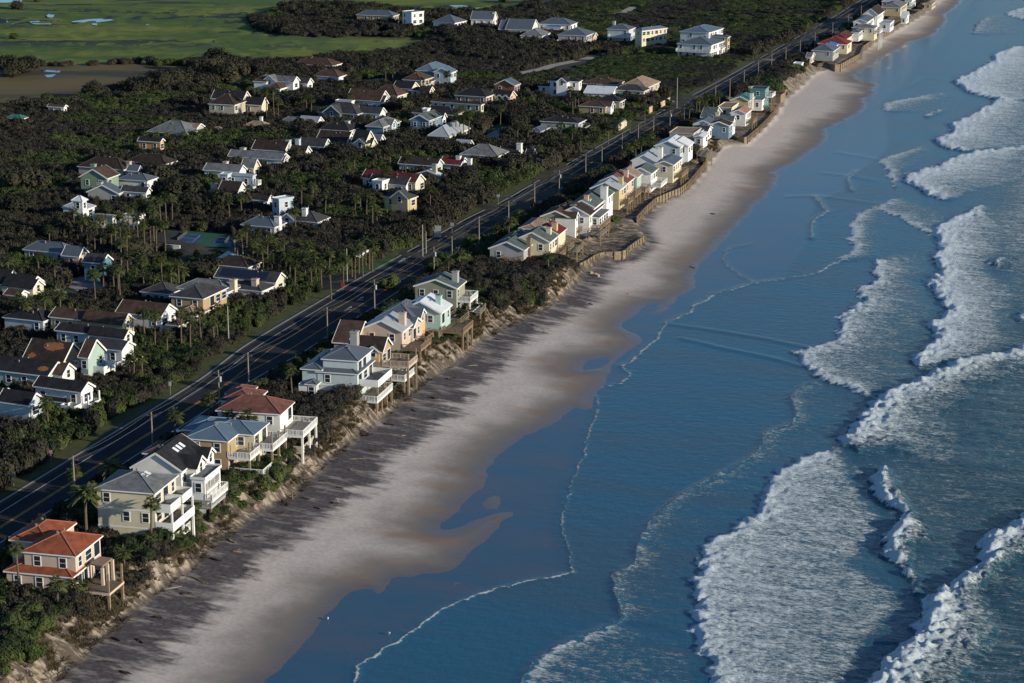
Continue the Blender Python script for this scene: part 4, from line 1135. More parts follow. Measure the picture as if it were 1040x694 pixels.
H("dark craftsman house with white roof lantern and pillared porch", [(363,116.3,322,373,3.8,'h',.45,'DG','CH',('cg','S',.4,7,1.5,'DG','CH'),('deck','S',.2,.6,2.6,.6,'W')), (357,104,341,360,6.6,'f',.1,'W','GY')], 24)
H("dark roofed low house with small white gable beside a parked white car", [(386,116.5,362,391,3.6,'x',.6,'W','CH')], 24)
H("dark hip roofed house with pale walls in front of the craftsman house", [(355,133.2,324,362,3.8,'h',.5,'GR','DK',('ch',.72,.7,1.8,2.8,'PB'))], 22)
H("maroon roofed house with white gables in a row of gables", [(352,146,320,360,3.6,'x',.6,'W','DB',('cg','E',.5,4,1,'W','DB'))], 22)
H("tall cream house of several bright gables with dark roofs", [(371,146.5,356,379,4.6,'x',.8,'CR','DK',('cg','S',.7,4.4,1.0,'CR','DK')), (377,149,367,382,3.6,'x',.8,'CR','DK')], 26)
H("bright blue house with pale blue bay front", [(389.5,129.3,370.7,402.5,5.2,'h',.4,'SB','GY',('cg','E',.5,4,.8,'PB','GY'))], 22)
H("low white gable wedged between cream gables and bright blue house", [(386,143.5,376,390,3,'x',.7,'W','GY')], 24)
H("big blue and white house with blue roofs by itself on the rise", [(441,72.4,421.5,452,6,'h',.42,'BL','BM'), (458,74.3,439.6,464.5,6,'y',.45,'PB','BM',('deck','E',0,1,2,.4,'W'))], 20)
H("house with brown hip roof and white balcony porch", [(428,82,408,437,5,'h',.45,'TN','BR',('deck','E',0,.6,2.2,2.4,'W','w')), (438,83,428,441,3.8,'h',.5,'PE','BR')], 24)
H("cream house with dark roof and small white gables below the brown roofed porch house", [(435.6,92.8,416,439,4.6,'h',.4,'CR','DB',('cg','E',.3,4,.8,'CR','DB')), (418,91,398,424,3.6,'x',.5,'CR','DK')], 24)
H("long cream house with dark hip roof and sunlit white end", [(489,106.5,437,491.5,5.4,'h',.34,'CR','DB')], 25)
H("tan house with wide dark hip roof and three white dormers", [(494,98.6,461,501,5,'h',.42,'PE','DK'), (517.6,100,497,523,4,'x',.5,'PE','DK',('cg','S',.2,2.8,.4,'W','DK'),('cg','S',.5,2.8,.4,'W','DK'),('cg','S',.8,2.8,.4,'W','DK'))], 24)
H("dark roofed house with small white cupola behind the steel blue gable", [(461.5,117,418,468,4,'h',.42,'BG','DK'), (434,112,429,437,5.8,'f',.1,'W','WH')], 22)
H("steel blue gabled house with a white porch", [(436,123.2,415.4,450,5.6,'y',.5,'BL','GG'), (438,130,421,441,3,'h',.4,'W','DK'), (450,121,438,453,4.6,'x',.7,'W','DK')], 20)
H("yellow house with pale grey metal pyramid roof at the street mouth", [(456.7,139,434,472,3.8,'h',.55,'YL','LG'), (476.5,149,462,480,2.6,'x',.6,'YL','LG')], 20)
H("red brick gabled house behind the three dormers", [(523,87.5,501.8,529,4.5,'y',.5,'BK','SL')], 22)
H("white mansion with black hip roof and gabled portico", [(588.5,83.2,557.5,591,6,'h',.42,'W','DK',('cg','S',.5,4.4,4.0,'W','DK')), (568,88.3,546,572,3.2,'h',.35,'W','DK')], 16)
H("wide low brown roofed house behind the white mansion", [(626,86.3,590,632,3.6,'h',.35,'BG','BR')], 20)
H("house with tan pyramid roof beside a dark one, at the scrub edge", [(657,89.5,628,667,4.6,'h',.5,'BG','TN'), (654.4,92.8,622,659,4.4,'h',.4,'BG','CH')], 20)
H("low house with white metal roof right of the white mansion", [(622,96,592.5,628,3.4,'x',.35,'W','WH')], 18)
H("small building with teal green metal roof", [(641.6,97,625,645,2.8,'h',.4,'W','TG')], 20)
H("dark hip roofed house with arched carport in front of the white metal roof", [(630,103.5,604,634,4.8,'h',.45,'BG','DK')], 20)
H("khaki house with brown hip roof and white seaward bay", [(615.4,109,586.7,620,4.6,'h',.4,'TN','BR',('cg','E',.5,4,1.4,'W','BR'))], 20)
H("dark roofed house with white posts and rounded end balconies", [(588,125.2,548,593.5,4.8,'h',.3,'GR','DK',('deck','S',0,.7,2,2.2,'W'),('deck','E',0,1,2,2.2,'W'),('deck','E',0,1,2,.2,'W')), (549,134,535.5,556,3.4,'h',.3,'PB','SL')], 20)
H("light blue house with grey hip roof by the road scrub", [(506,159,466.5,514,4,'h',.42,'LB','GY')], 20)
H("dark roofed cottage with tall white chimney right of the light blue house", [(526,156.6,506,530,3.4,'x',.5,'W','DB',('ch',.97,.4,2.0,3.6,'W')), (541,158.5,533,544,2.8,'x',.7,'W','DK')], 20)
H("dark brown roofed long house with white chimneyed neighbour gable", [(443.7,169.3,404,449,4,'x',.5,'PB','DB')], 22)
H("house with white edged low gable and tall stone chimney", [(449,180,418.5,453,2.8,'y',.32,'GR','WH',('ch',.72,.3,1.7,4.2,'BG'))], 22)
H("maroon roofed low house with two white chimneys in the roadside scrub", [(468,168.3,446,474,3.2,'x',.45,'W','MR',('ch',.75,.4,1.8,2.8,'W'),('ch',1.3,.3,1.6,2.2,'W'))], 22)
H("long cream house with bright maroon red roof", [(422,186.2,366.6,429.5,5,'x',.55,'CR','MR')], 28)
H("white boxy house with black roof in front of the maroon red roof", [(412.7,189,374,419,4.2,'x',.6,'W','CH'), (388,185.5,378,395,5.2,'f',.1,'W','WH')], 27)
H("yellow two storey house with dark front gable and blue windows", [(416.3,202.3,388.7,422.5,5.6,'h',.4,'YL','CH',('cg','S',.65,5.5,.8,'YL','CH'))], 27)
H("long grey roofed house with small white dormers", [(286,163,231,292,4.2,'x',.5,'CR','GY',('ch',.2,.6,2,2.8,'BG'),('cg','E',.3,3,.8,'W','GY'))], 22)
H("maroon brown roofed house with bright end gable and two white chimneys", [(289,154.3,255,296,4.4,'x',.6,'CR','DB',('ch',.95,.6,1.8,3.6,'PB'),('ch',1.15,.9,1.8,3.8,'PB'))], 22)
H("house with small brown roof and white peaked gable, third in the gable row", [(310,156.3,290,315,3.8,'x',.65,'W','DB')], 22)
H("dark grey roofed house with mint green end gable", [(329,150,302,335,4,'x',.6,'MT','CH')], 22)
H("grey roofed house with cream gables and pink chimney", [(243,175.5,206,249,4,'x',.5,'W','GY',('ch',.45,.8,1.8,2.6,'PK')), (258,171.5,244,263,4,'x',.8,'CR','GY')], 20)
H("tall blue white flat topped house with rooftop terrace", [(256.6,180,229,260,6,'f',.1,'PB','LG',('deck','E',0,1,1.6,4,'W')), (231,178.5,223.5,235,6.6,'f',.1,'PB','WH')], 20)
H("dark brown roofed house with white gable below flat topped house", [(240,199.5,219,250,3.6,'x',.6,'W','DB',('ch',-.5,.6,1.8,2.4,'BG'))], 20)
H("low dark brown roof with white gable tip beside the pale blue tower house", [(272,204.5,248,277,3.4,'x',.5,'W','DB')], 20)
H("pale blue tower house with slanting outside stair", [(283.3,204,276,298,5.2,'f',.1,'PB','WH')], 46)
H("dark roofed bungalow with tall white chimney below the tower house", [(322.6,226,283,332,3,'h',.42,'GR','CH',('ch',.58,.3,1.7,3.6,'W'),('cg','S',.22,4.5,.3,'W','CH'))], 22)
H("slate roofed bungalow with short white chimney above palm grove", [(279,231,244,288,3,'h',.42,'GR','SL',('ch',.92,.5,2,2.6,'W'))], 22)
H("sage green gabled house with brown seaward roof", [(109,182,80,122,5.6,'y',.55,'GN','BR',('ch',.12,.9,1.8,3.2,'GN'))], 18)
H("slate grey gabled cottage with wide chimney in front of sage green house", [(120.5,197.3,87.5,128,3,'y',.45,'GR','SL',('ch',.32,.5,1.9,3,'GR'))], 16)
H("wide dark roofed house in oaks behind the sage green house", [(125,172.5,78,136,4.6,'h',.45,'BG','DB',('ch',1.0,.4,1.6,2.2,'BG'))], 22)
H("long dark brown hip roof alone among the oaks", [(168,167,128,177,3.2,'h',.45,'BG','DB')], 24)
H("slate blue hip roofed house with a white gable lantern", [(150,184,119,158,4,'h',.35,'W','SL'), (140,174.5,128,144,5,'x',.7,'W','SL')], 20)
H("small black roofed cottage with white end gable by the palm grove", [(148.6,196.5,122,153,3.2,'x',.6,'W','CH')], 20)
H("orange house with dark roof poking out of the oaks", [(163,145,139.3,166.5,4.8,'x',.5,'OR','DK')], 20)
H("house with pale slate roof and tan sunlit slopes", [(190,136.5,149,204,3,'h',.42,'BG','GY'), (200,131,183,206,3.8,'x',.4,'BG','TN')], 24)
H("small white house at the edge of the brown marsh", [(65,109.5,47.5,68,3.4,'x',.4,'W','BR')], 20)
H("low teal roofed building at left in the scrub", [(22,121,5,27,2.6,'h',.4,'W','TG')], 20)
H("white pavilion with tiered hip roof in the palm grove", [(88,212.5,62,95,3.6,'h',.4,'W','LG'), (84,204.5,72,88,6.4,'h',.6,'W','WH')], 20)
H("flat roofed cream clubhouse behind palm trunks", [(114,221.5,94,118,3.2,'f',.1,'CR','TN'), (140,222,121,147,2.6,'f',.1,'W','BM')], 20)
# --- west side, near rows
H("dark house with rows of solar panels and a bright end gable", [(280,288,217,288.5,3.6,'x',.5,'CR','CH',('solar',)), (252,272,212,262,3.6,'h',.4,'BG','DB')], 22)
H("long grey shingled hip roof with tan chimney", [(230,297.5,177.5,242,3.4,'h',.45,'GR','GY',('ch',.98,.5,1.8,2.6,'CR')), (266,296,230,276,3,'h',.45,'W','CH',('ch',.7,.3,1.8,2.6,'PK'))], 22)
H("low blackish green hip roof left of the long grey roof", [(172,299,141.5,184,3,'h',.45,'GR','CH')], 22)
H("taupe two storey house with dark hip roof and white windows", [(206.6,303.8,171.4,225,5.7,'h',.42,'TN','CH'), (199,321.5,174,212,2.8,'h',.45,'BG','TN',('nowin',))], 20)
H("brown hip roofed house with a tall white seaward gable", [(164,322.5,117,176,4.2,'x',.62,'W','BR'), (182,331,168,189,2.8,'h',.4,'CR','BR')], 22)
H("mustard yellow house with wide brown roof and white dormers", [(118,329.6,49,129,4.6,'x',.5,'YL','BR',('cg','E',.35,5,1.8,'YL','BR'))], 22)
H("black roofed house in front of the mustard yellow one", [(124,343.5,55,133,4.2,'x',.45,'PB','DK',('cg','E',.3,3.6,.8,'W','DK'))], 22)
H("charcoal roofed house with small white balcony posts", [(124,357,84,134,4.6,'x',.55,'W','CH',('deck','S',.3,1,1.8,1.6,'W'),('deck','E',.0,1,2,1.6,'W'))], 22)
H("peach gabled house whose brown roof has torn orange patches", [(63.6,370.6,22,80,4.2,'x',.85,'PE','DB',('patch',(.35,.85,.5,.95),(.1,.3,.1,.35)),('deck','E',.45,1,1.6,3.2,'W'))], 22)
H("mint green house with two storey seaward balconies", [(89.5,364.6,79,103,5.6,'x',.9,'MT','BR',('deck','E',.3,1,2.4,2.6,'!W','w'))], 22)
H("house with pale sage wall and very wide near black roof", [(48.6,383,-18,64,4.2,'x',.55,'MT','DK',('cg','E',.6,4.6,2,'W','BR'),('patch',(.78,.95,.25,.6)))], 22)
H("black roofed house with white corner balcony and end gable", [(82.4,399.5,33,93,5,'x',.62,'W','DK',('deck','E',.0,1,1.6,1.9,'!W','w',4.6),('deck','S',.7,1,2.2,1.9,'!W')), (69,409.5,38,80,3,'h',.5,'W','DK')], 24)
H("pale grey green house with black roof and cream seaward gable at left", [(29.2,413,-4,41,5,'x',.75,'LB','DK')], 24)
H("house with cream gables and black roof, cut by left edge of view", [(30.5,293,-25,42,4,'x',.7,'CR','DK',('cg','E',.3,4.5,1.2,'CR','DK'))], 24)
H("small white walled house with brown roof at left among palms", [(19.5,301.5,3,27,3,'x',.5,'W','BR')], 24)
H("slate hip roofed house with pink edged gable among oaks", [(67.5,257.5,22.5,77,3.8,'h',.5,'GR','SL',), (80.4,261.6,62,88,3.6,'x',.7,'PK','SL')], 22)
H("dark teal walled house deep in the shade of oaks", [(104,268.3,83,112,5,'x',.55,'SB','CH')], 22)
H("dim bluish house with black hip roof behind the mustard yellow house", [(44,326.6,2,57,4,'h',.5,'PB','DK')], 22)
H("pink walled house barely in view at left edge", [(4.2,401,-25,10,5,'x',.7,'PK','DK')], 24)
H("white gabled roofs among oaks at left edge behind the cream gables", [(9,284,-20,16,3.2,'x',.7,'W','DK')], 22)
# ------------------------------------------------------------------ pergola and columns of the nearest house are part of it
def add_pergola():
    root = next(o for o in SC.objects if o.get("label", "").startswith("pink stucco"))
    inv = root.matrix_basis.inverted()
    C = [inv @ Vector(un(x, y, 3.3)) for x, y in ((91, 572.5), (104, 575.5), (114, 567), (101, 565.5))]
    m = MB()
    lo = [(p.x, p.y, 3.1) for p in C]; hi = [(p.x, p.y, 3.35) for p in C]
    k = len(m.v); m.v.extend(lo + hi)
    for q in ((3,2,1,0),(4,5,6,7),(0,1,5,4),(1,2,6,5),(2,3,7,6),(3,0,4,7)): m.f.append(tuple(k + i for i in q)); m.m.append(0)
    m.build("terrace_slab", mat("terrace_tile", (.30, .20, .13), .8, .2), root)
    for p in (C[1], C[2], (C[1] + C[2]) / 2):
        c = MB(); c.box((p.x - .22, p.y - .22, -3), (p.x + .18, p.y + .18, 3.09)); c.build("column", wallmat('PK'), root)
add_pergola()

# ------------------------------------------------------------------ foliage
def leaf_material(name, dark, light, trans=0.0):
    t = NT(name)
    oi = t.new("ShaderNodeObjectInfo")
    v = t.coord("Object")
    n = t.noise(v, 3.0, 3, .6)
    f = t.math('ADD', t.math('MULTIPLY', oi.outputs["Random"], .6), t.math('MULTIPLY', n, .5))
    t.put(t.b.inputs["Base Color"], t.mix(t.step(f, .2, .85), dark, light))
    t.b.inputs["Roughness"].default_value = .75
    t.b.inputs["Specular IOR Level"].default_value = .2
    return t.mat
LEAF_SCRUB = leaf_material("scrub_leaves", (.020, .020, .015), (.048, .042, .030))
LEAF_GREEN = leaf_material("green_leaves", (.018, .029, .010), (.062, .080, .023))
LEAF_OAK = leaf_material("oak_leaves", (.018, .019, .012), (.042, .040, .023))
LEAF_PALM = leaf_material("palm_leaves", (.028, .042, .014), (.078, .092, .03))
TRUNK = mat("palm_trunk", (.12, .09, .066), .9, .35, 3, .4)
BARK = mat("bark", (.085, .07, .055), .9, .35, 3, .4)

def leaf_cloud(seed, n, lobes, size, flat_=1.0, core=.72):
    """unit bush: small leaf clumps spread through several uneven lobes over a solid dark heart"""
    r = np.random.RandomState(seed)
    cs = [(0, 0, .35, .75)] + [(r.uniform(-.55, .55), r.uniform(-.55, .55), r.uniform(.15, .75), r.uniform(.28, .5)) for _ in range(lobes)]
    m = MB()
    for i in range(n):
        c = cs[r.randint(len(cs))]
        d = r.normal(size=3); d /= np.linalg.norm(d); d[2] = abs(d[2]) if r.rand() < .8 else d[2]
        rad = c[3] * (.72 + .36 * r.rand() ** .7)
        p = np.array([c[0], c[1], c[2] * flat_]) + d * rad * np.array([1, 1, flat_])
        if p[2] < -.1: continue
        u = r.normal(size=3); nrm = d + r.normal(size=3) * .34; nrm /= np.linalg.norm(nrm)
        u = np.cross(nrm, u); u /= np.linalg.norm(u); w = np.cross(nrm, u)
        s = size * r.uniform(.6, 1.4)
        a = r.uniform(.55, 1)
        m.face([p + u * s, p + w * s * a, p - u * s, p - w * s * a * .8])
    for c in cs:
        k = len(m.v); R = c[3] * core
        for a in range(4):
            th = math.pi * (a + .5) / 4
            for b in range(6):
                ph = 2 * math.pi * b / 6 + a
                m.v.append((c[0] + R * math.sin(th) * math.cos(ph), c[1] + R * math.sin(th) * math.sin(ph), (c[2] + R * math.cos(th)) * flat_))
        for a in range(3):
            for b in range(6):
                m.f.append((k + a * 6 + b, k + a * 6 + 6 + b, k + a * 6 + 6 + (b + 1) % 6, k + a * 6 + (b + 1) % 6)); m.m.append(0)
        m.f.append(tuple(k + b for b in range(6))); m.m.append(0)
    return m

BUSH = {}
for kind, lm in (("scrub", LEAF_SCRUB), ("green", LEAF_GREEN), ("oak", LEAF_OAK)):
    BUSH[kind] = [leaf_cloud(100 + i, 640, 6 + i % 3, .082, .85).mesh("leaves", lm) for i in range(6)]

# ground kept clear of scrub
class Raster:
    x0, y0, x1, y1, s = -520, 230, 620, 1500, 1.0
    def __init__(s_):
        s_.a = np.zeros((int(s_.y1 - s_.y0), int(s_.x1 - s_.x0)), bool)
    def fill(s_, P, grow=0.0):
        P = np.array(P); c = P.mean(0)
        if grow:
            d = P - c; P = c + d * (1 + grow / (np.hypot(d[:, 0], d[:, 1])[:, None] + 1e-6))
        a, b = P.min(0) - 1, P.max(0) + 1
        i0, i1 = int(max(0, a[0] - s_.x0)), int(min(s_.a.shape[1], b[0] - s_.x0 + 1))
        j0, j1 = int(max(0, a[1] - s_.y0)), int(min(s_.a.shape[0], b[1] - s_.y0 + 1))
        if i1 <= i0 or j1 <= j0: return
        X, Y = np.meshgrid(np.arange(i0, i1) + s_.x0 + .5, np.arange(j0, j1) + s_.y0 + .5)
        s_.a[j0:j1, i0:i1] |= in_poly(X, Y, P)
    def hit(s_, X, Y):
        i = np.clip((X - s_.x0).astype(int), 0, s_.a.shape[1] - 1); j = np.clip((Y - s_.y0).astype(int), 0, s_.a.shape[0] - 1)
        return s_.a[j, i]
RA, RH = Raster(), Raster()
for P in EXCL: RA.fill(P, .8)
for P, he in HOUSES: RA.fill(P, .15); RH.fill(P, 6)
LOWP = [poly_w(q) for q in ([(560,72),(615,58),(720,55),(790,60),(770,72),(690,104),(640,84),(575,82)], [(500,-30),(900,-30),(800,40),(740,60),(600,50),(560,20)])]

def scatter():
    pts = {"scrub": [], "green": [], "oak": []}
    r = np.random.RandomState(5)
    y = 232.0
    while y < 1500:
        s = 1.6 + max(0, y - 300) * .0021
        xs = np.arange(-.30 * y - 25, np.interp(y, base_w[_o, 1], base_w[_o, 0]) + 1, s)
        X = xs + r.uniform(-.5, .5, len(xs)) * s; Y = y + r.uniform(-.5, .5, len(xs)) * s
        db, dr = d_base(X, Y), d_road(X, Y)
        ok = ~RA.hit(X, Y)
        ter = terrace(Y)
        lim = np.where(ter > .5, -13.0 - 13 * vnoise(X * .12, Y * .12, 3), -3.3 + 2.6 * (vnoise(Y * .08, X * .03, 14) - .4) * 2)
        ok &= db < lim
        wl = np.interp(Y, road_w[:, 1], hl); wr = np.interp(Y, road_w[:, 1], hr)
        ok &= (dr < wl - 2.6 - 3.5 * vnoise(Y * .04, 0 * Y, 33)) | (dr > wr + 1.8)
        mar = in_poly(X, Y, marsh_w) | in_poly(X, Y, brown_w)
        ok &= ~(mar & (r.rand(len(X)) > .0012))
        nr = fbm(X * .035, Y * .035, 44, 3)
        ok &= r.rand(len(X)) < np.where(nr < .33, .45, .97)
        hh = RH.hit(X, Y)
        east = dr > 0
        green = fbm(X * .05 + 9, Y * .05, 55, 3)
        low = np.zeros(len(X), bool)
        for P in LOWP: low |= in_poly(X, Y, P)
        for i in np.nonzero(ok)[0]:
            g = green[i]
            near_row = (y < 520 and (east[i] or dr[i] > -38))
            kind = "green" if g > (.54 if near_row else .60) else "scrub"
            if low[i] and g > .47: kind = "green"
            big = fbm(np.array([X[i] * .022]), np.array([Y[i] * .022]), 66, 3)[0]
            sz = s * r.uniform(.66, 1.08) * (.8 + .75 * big)
            hgt = r.uniform(.85, 1.2) * (1.15 + 1.35 * big)
            if low[i]: hgt *= .45
            elif not east[i] and not hh[i] and big > .5 and g < .6:
                hgt *= 1.5; sz *= 1.2
                if r.rand() < .4: kind = "oak"
            if hh[i]: hgt *= (.7 if east[i] else 1.2); sz *= .8
            if east[i] and not low[i]: hgt *= (1.0 if dr[i] < 20 else .75)
            z = float(land_z(X[i:i+1], Y[i:i+1], db[i:i+1])[0]) - .1
            pts[kind].append((X[i], Y[i], z, r.uniform(0, 6.28), sz, hgt * (1.2 + .12 * s)))
        y += s * .92
    return pts

def gn_scatter(name, pts, sources, label, cat):
    me = bpy.data.meshes.new(name)
    A = np.array(pts, np.float32)
    me.vertices.add(len(A)); me.vertices.foreach_set("co", A[:, :3].ravel())
    for nm, v in (("rot", A[:, 3]), ("sx", A[:, 4]), ("sz", A[:, 5])):
        me.attributes.new(nm, 'FLOAT', 'POINT').data.foreach_set("value", np.ascontiguousarray(v))
    me.update()
    o = bpy.data.objects.new(name, me); COL.objects.link(o)
    c = bpy.data.collections.new(name + "_sources")
    for i, sm in enumerate(sources):
        c.objects.link(bpy.data.objects.new(name + "_source", sm))
    g = bpy.data.node_groups.new(name, 'GeometryNodeTree')
    g.interface.new_socket("Geometry", in_out='INPUT', socket_type='NodeSocketGeometry')
    g.interface.new_socket("Geometry", in_out='OUTPUT', socket_type='NodeSocketGeometry')
    N = g.nodes; L = g.links
    gi, go = N.new("NodeGroupInput"), N.new("NodeGroupOutput")
    ip = N.new("GeometryNodeInstanceOnPoints")
    ci = N.new("GeometryNodeCollectionInfo"); ci.inputs["Collection"].default_value = c
    ci.inputs["Separate Children"].default_value = True; ci.inputs["Reset Children"].default_value = True
    ip.inputs["Pick Instance"].default_value = True
    def na(nm):
        n = N.new("GeometryNodeInputNamedAttribute"); n.data_type = 'FLOAT'; n.inputs["Name"].default_value = nm
        return n.outputs[0]
    rx = N.new("ShaderNodeCombineXYZ"); L.new(na("rot"), rx.inputs[2])
    sx = N.new("ShaderNodeCombineXYZ"); a = na("sx"); L.new(a, sx.inputs[0]); L.new(a, sx.inputs[1]); L.new(na("sz"), sx.inputs[2])
    rv = N.new("FunctionNodeRandomValue"); rv.data_type = 'INT'
    rv.inputs[4].default_value = 0; rv.inputs[5].default_value = len(sources) - 1
    L.new(gi.outputs[0], ip.inputs["Points"]); L.new(ci.outputs[0], ip.inputs["Instance"])
    L.new(rx.outputs[0], ip.inputs["Rotation"]); L.new(sx.outputs[0], ip.inputs["Scale"])
    L.new(rv.outputs[2], ip.inputs["Instance Index"])
    L.new(ip.outputs[0], go.inputs[0])
    md = o.modifiers.new("scatter", 'NODES'); md.node_group = g
    return tag(o, label, cat, kind="stuff")

P_ = scatter()
print("SCATTER", {k: len(v) for k, v in P_.items()})
gn_scatter("coastal_scrub", P_["scrub"], BUSH["scrub"], "low brownish coastal scrub that covers the ground between houses", "scrub")
gn_scatter("green_undergrowth", P_["green"], BUSH["green"], "greener undergrowth in patches along the road and dune", "undergrowth")
gn_scatter("oak_thicket", P_["oak"], BUSH["oak"], "wind clipped oak thicket rising above the scrub", "thicket")

def grass_tufts():
    """dry dune grass and dead brush hanging over the scarp"""
    r = np.random.RandomState(77)
    ms = []
    for k in range(4):
        m = MB()
        for i in range(46):
            a, l = r.uniform(0, 6.28), r.uniform(.5, 1.1)
            t = r.uniform(.2, .8)
            p = np.array([r.uniform(-.3, .3), r.uniform(-.3, .3), 0]); d = np.array([math.cos(a) * t, math.sin(a) * t, 1]) * l
            w = np.array([-math.sin(a), math.cos(a), 0]) * .05
            m.face([p - w, p + w, p + d * .6 + w * .7, p + d * .6 - w * .7]); m.face([p + d * .6 - w * .7, p + d * .6 + w * .7, p + d + np.array([math.cos(a), math.sin(a), -.5]) * .25])
        ms.append(m.mesh("dry_grass", mat("dry_grass", (.13, .10, .055), .9, .4, 1)))
    pts = []
    for _ in range(5200):
        Y = r.uniform(255, 720); b = np.interp(Y, base_w[_o, 1], base_w[_o, 0])
        if terrace(np.array([Y]))[0] > .5: off = r.uniform(-24, -12)
        else: off = -r.uniform(.8, 5.5)
        X = b + off
        z = float(land_z(np.array([X]), np.array([Y]), d_base(np.array([X]), np.array([Y])))[0])
        if RA.hit(np.array([X]), np.array([Y]))[0] or vnoise(X * .2, Y * .2, 7) < .35: continue
        s = r.uniform(.6, 1.3)
        pts.append((X, Y, z - .05, r.uniform(0, 6.28), s, s * .9))
    gn_scatter("dune_grass", pts, ms, "dry tan dune grass hanging along the eroded edge", "grass")
grass_tufts()

def dead_branches():
    r = np.random.RandomState(78); ms = []
    bm_ = mat("dead_branch", (.075, .058, .045), .9, .4, 2)
    for k in range(4):
        m = MB()
        for i in range(9):
            a, e, l = r.uniform(0, 6.28), r.uniform(-.1, .9), r.uniform(.6, 1.4)
            d = Vector((math.cos(a) * math.cos(e), math.sin(a) * math.cos(e), math.sin(e))) * l
            m.tube([(0, 0, .05), d * .5 + Vector((r.uniform(-.1, .1), r.uniform(-.1, .1), .05)), d], [.05, .035, .015], 4)
        ms.append(m.mesh("dead_branches", bm_))
    pts = []
    for _ in range(2300):
        Y = r.uniform(255, 720); b = np.interp(Y, base_w[_o, 1], base_w[_o, 0])
        off = r.uniform(-14, -1) if terrace(np.array([Y]))[0] > .5 else -abs(r.normal(0, 2.6)) + .8
        X = b + off; A = np.array([X]); B = np.array([Y])
        if RA.hit(A, B)[0] or vnoise(A * .12, B * .12, 17)[0] < .45: continue
        s = r.uniform(.5, 1.2)
        pts.append((X, Y, float(land_z(A, B, d_base(A, B))[0]), r.uniform(0, 6.28), s, s * .8))
    gn_scatter("dead_branches", pts, ms, "tangled dead branches and roots strewn over the eroded bank", "dead branches")
dead_branches()

# individual shrubs that stand out along the dune edge and by the road
ORD = ["first", "second", "third", "fourth", "fifth", "sixth", "seventh", "eighth", "ninth", "tenth", "eleventh", "twelfth", "thirteenth", "fourteenth", "fifteenth", "sixteenth", "seventeenth", "eighteenth", "nineteenth", "twentieth", "twenty first", "twenty second", "twenty third", "twenty fourth", "twenty fifth", "twenty sixth", "twenty seventh", "twenty eighth"]
BIGBUSH = [leaf_cloud(300 + i, 1700, 9, .062, .9, .74) for i in range(4)]
BBM = {k: [b.mesh("crown", lm) for b in BIGBUSH] for k, lm in (("green", LEAF_GREEN), ("scrub", LEAF_SCRUB), ("oak", LEAF_OAK))}
def stem_mesh():
    m = MB(); m.tube([(0, 0, -.4), (.05, 0, .25), (.1, .05, .6)], [.09, .07, .04], 6); m.tube([(0, 0, .1), (-.3, .1, .6)], [.05, .03], 5); m.tube([(0, 0, .15), (.15, -.3, .6)], [.05, .03], 5)
    return m.mesh("trunk", BARK)
STEM = stem_mesh()
def shrubs(where, spots, kind, name="shrub", what="green sea grape shrub"):
    rr = random.Random(where)
    for i, (x, y, r) in enumerate(sorted(spots)):
        p = un(x, y, 0); gz = ground_z(p[0], p[1])
        if gz < -.3: p = un(x, y, gz); gz = ground_z(p[0], p[1])
        o = empty(name, (p[0], p[1], gz - .15))
        o.rotation_euler = (0, 0, rr.uniform(0, 6.28))
        hs = r * rr.uniform(.75, 1.05)
        inst("crown", BBM[kind][i % 4], o, (0, 0, .1 * r), 0, (r, r * rr.uniform(.85, 1.15), hs))
        inst("trunk", STEM, o, (0, 0, 0), 0, r)
        tag(o, f"{what} {where}, {ORD[i]} from left", name, f"{name}s {where}"[:60])
shrubs("between pink and cream houses", [(128,560,2.6),(140,566,2.4),(152,556,2.8),(163,552,2.6),(175,560,2.3),(187,572,2.2),(150,571,2.3),(118,566,2.2),(178,548,2.2)], "green")
shrubs("in the dark corner below the pink house", [(12,640,3),(30,628,2.6),(22,655,2.8),(44,640,2.2),(8,612,2.4),(36,612,2),(58,622,1.9),(5,668,2.6)], "green")
shrubs("below decks of tan house", [(235,503,2.2),(246,497,2),(225,508,2.2),(278,478,2.2),(285,466,2.1),(213,514,2)], "green")
shrubs("on dune beside pale blue house", [(305,425,2.8),(318,420,2.8),(330,412,3),(345,410,3),(356,405,2.6),(322,436,2.4),(338,428,2.2),(312,445,2.2)], "scrub", what="brown green dune shrub")
shrubs("on the bank west of road", [(150,372,3),(165,378,3.2),(180,372,3.2),(140,392,3),(128,404,2.8),(155,396,2.8),(172,390,2.6),(195,366,2.8),(186,384,2.6),(118,420,2.6)], "green", what="light green leafy shrub")
shrubs("between road and cottages", [(386,337,2.4),(395,293,3.2),(440,275,3.4),(455,268,3.2),(470,272,3.4),(486,262,3.2),(478,250,3),(500,250,3),(515,242,2.6),(530,225,3)], "green")
shrubs("in the gap after the olive house", [(490,296,3),(505,288,3),(520,290,3.2),(535,286,3),(500,305,2.8),(520,303,2.8),(540,298,2.6),(512,316,2.4)], "scrub", what="brown tangled shrub")
shrubs("below the sea wall cottages", [(612,232,2.2),(625,228,2),(560,268,2.4),(617,196,2.4),(623,203,2.2)], "green")
# wind shaped oaks that stand clear of the thicket
shrubs("around the palm grove", [(30,195,7),(60,245,6),(140,262,5.5),(200,285,6),(195,222,7.5),(225,215,7),(180,205,7),(160,190,7),(20,220,7)], "oak", "oak_tree", "dark round oak")
shrubs("in front of marsh", [(12,78,8),(25,74,7),(205,78,9),(222,74,9),(235,84,8),(160,95,8),(180,92,8),(140,98,7),(95,100,6),(120,104,6)], "oak", "oak_tree", "dark spreading oak")
shrubs("among middle streets", [(395,112,6),(410,118,6),(425,112,6),(350,113,5.5),(295,112,6),(330,155,6),(300,170,6.5),(345,165,6),(255,215,6),(440,215,6),(480,175,5),(500,175,5.5),(520,180,5),(475,195,5.5)], "oak", "oak_tree", "brownish oak")

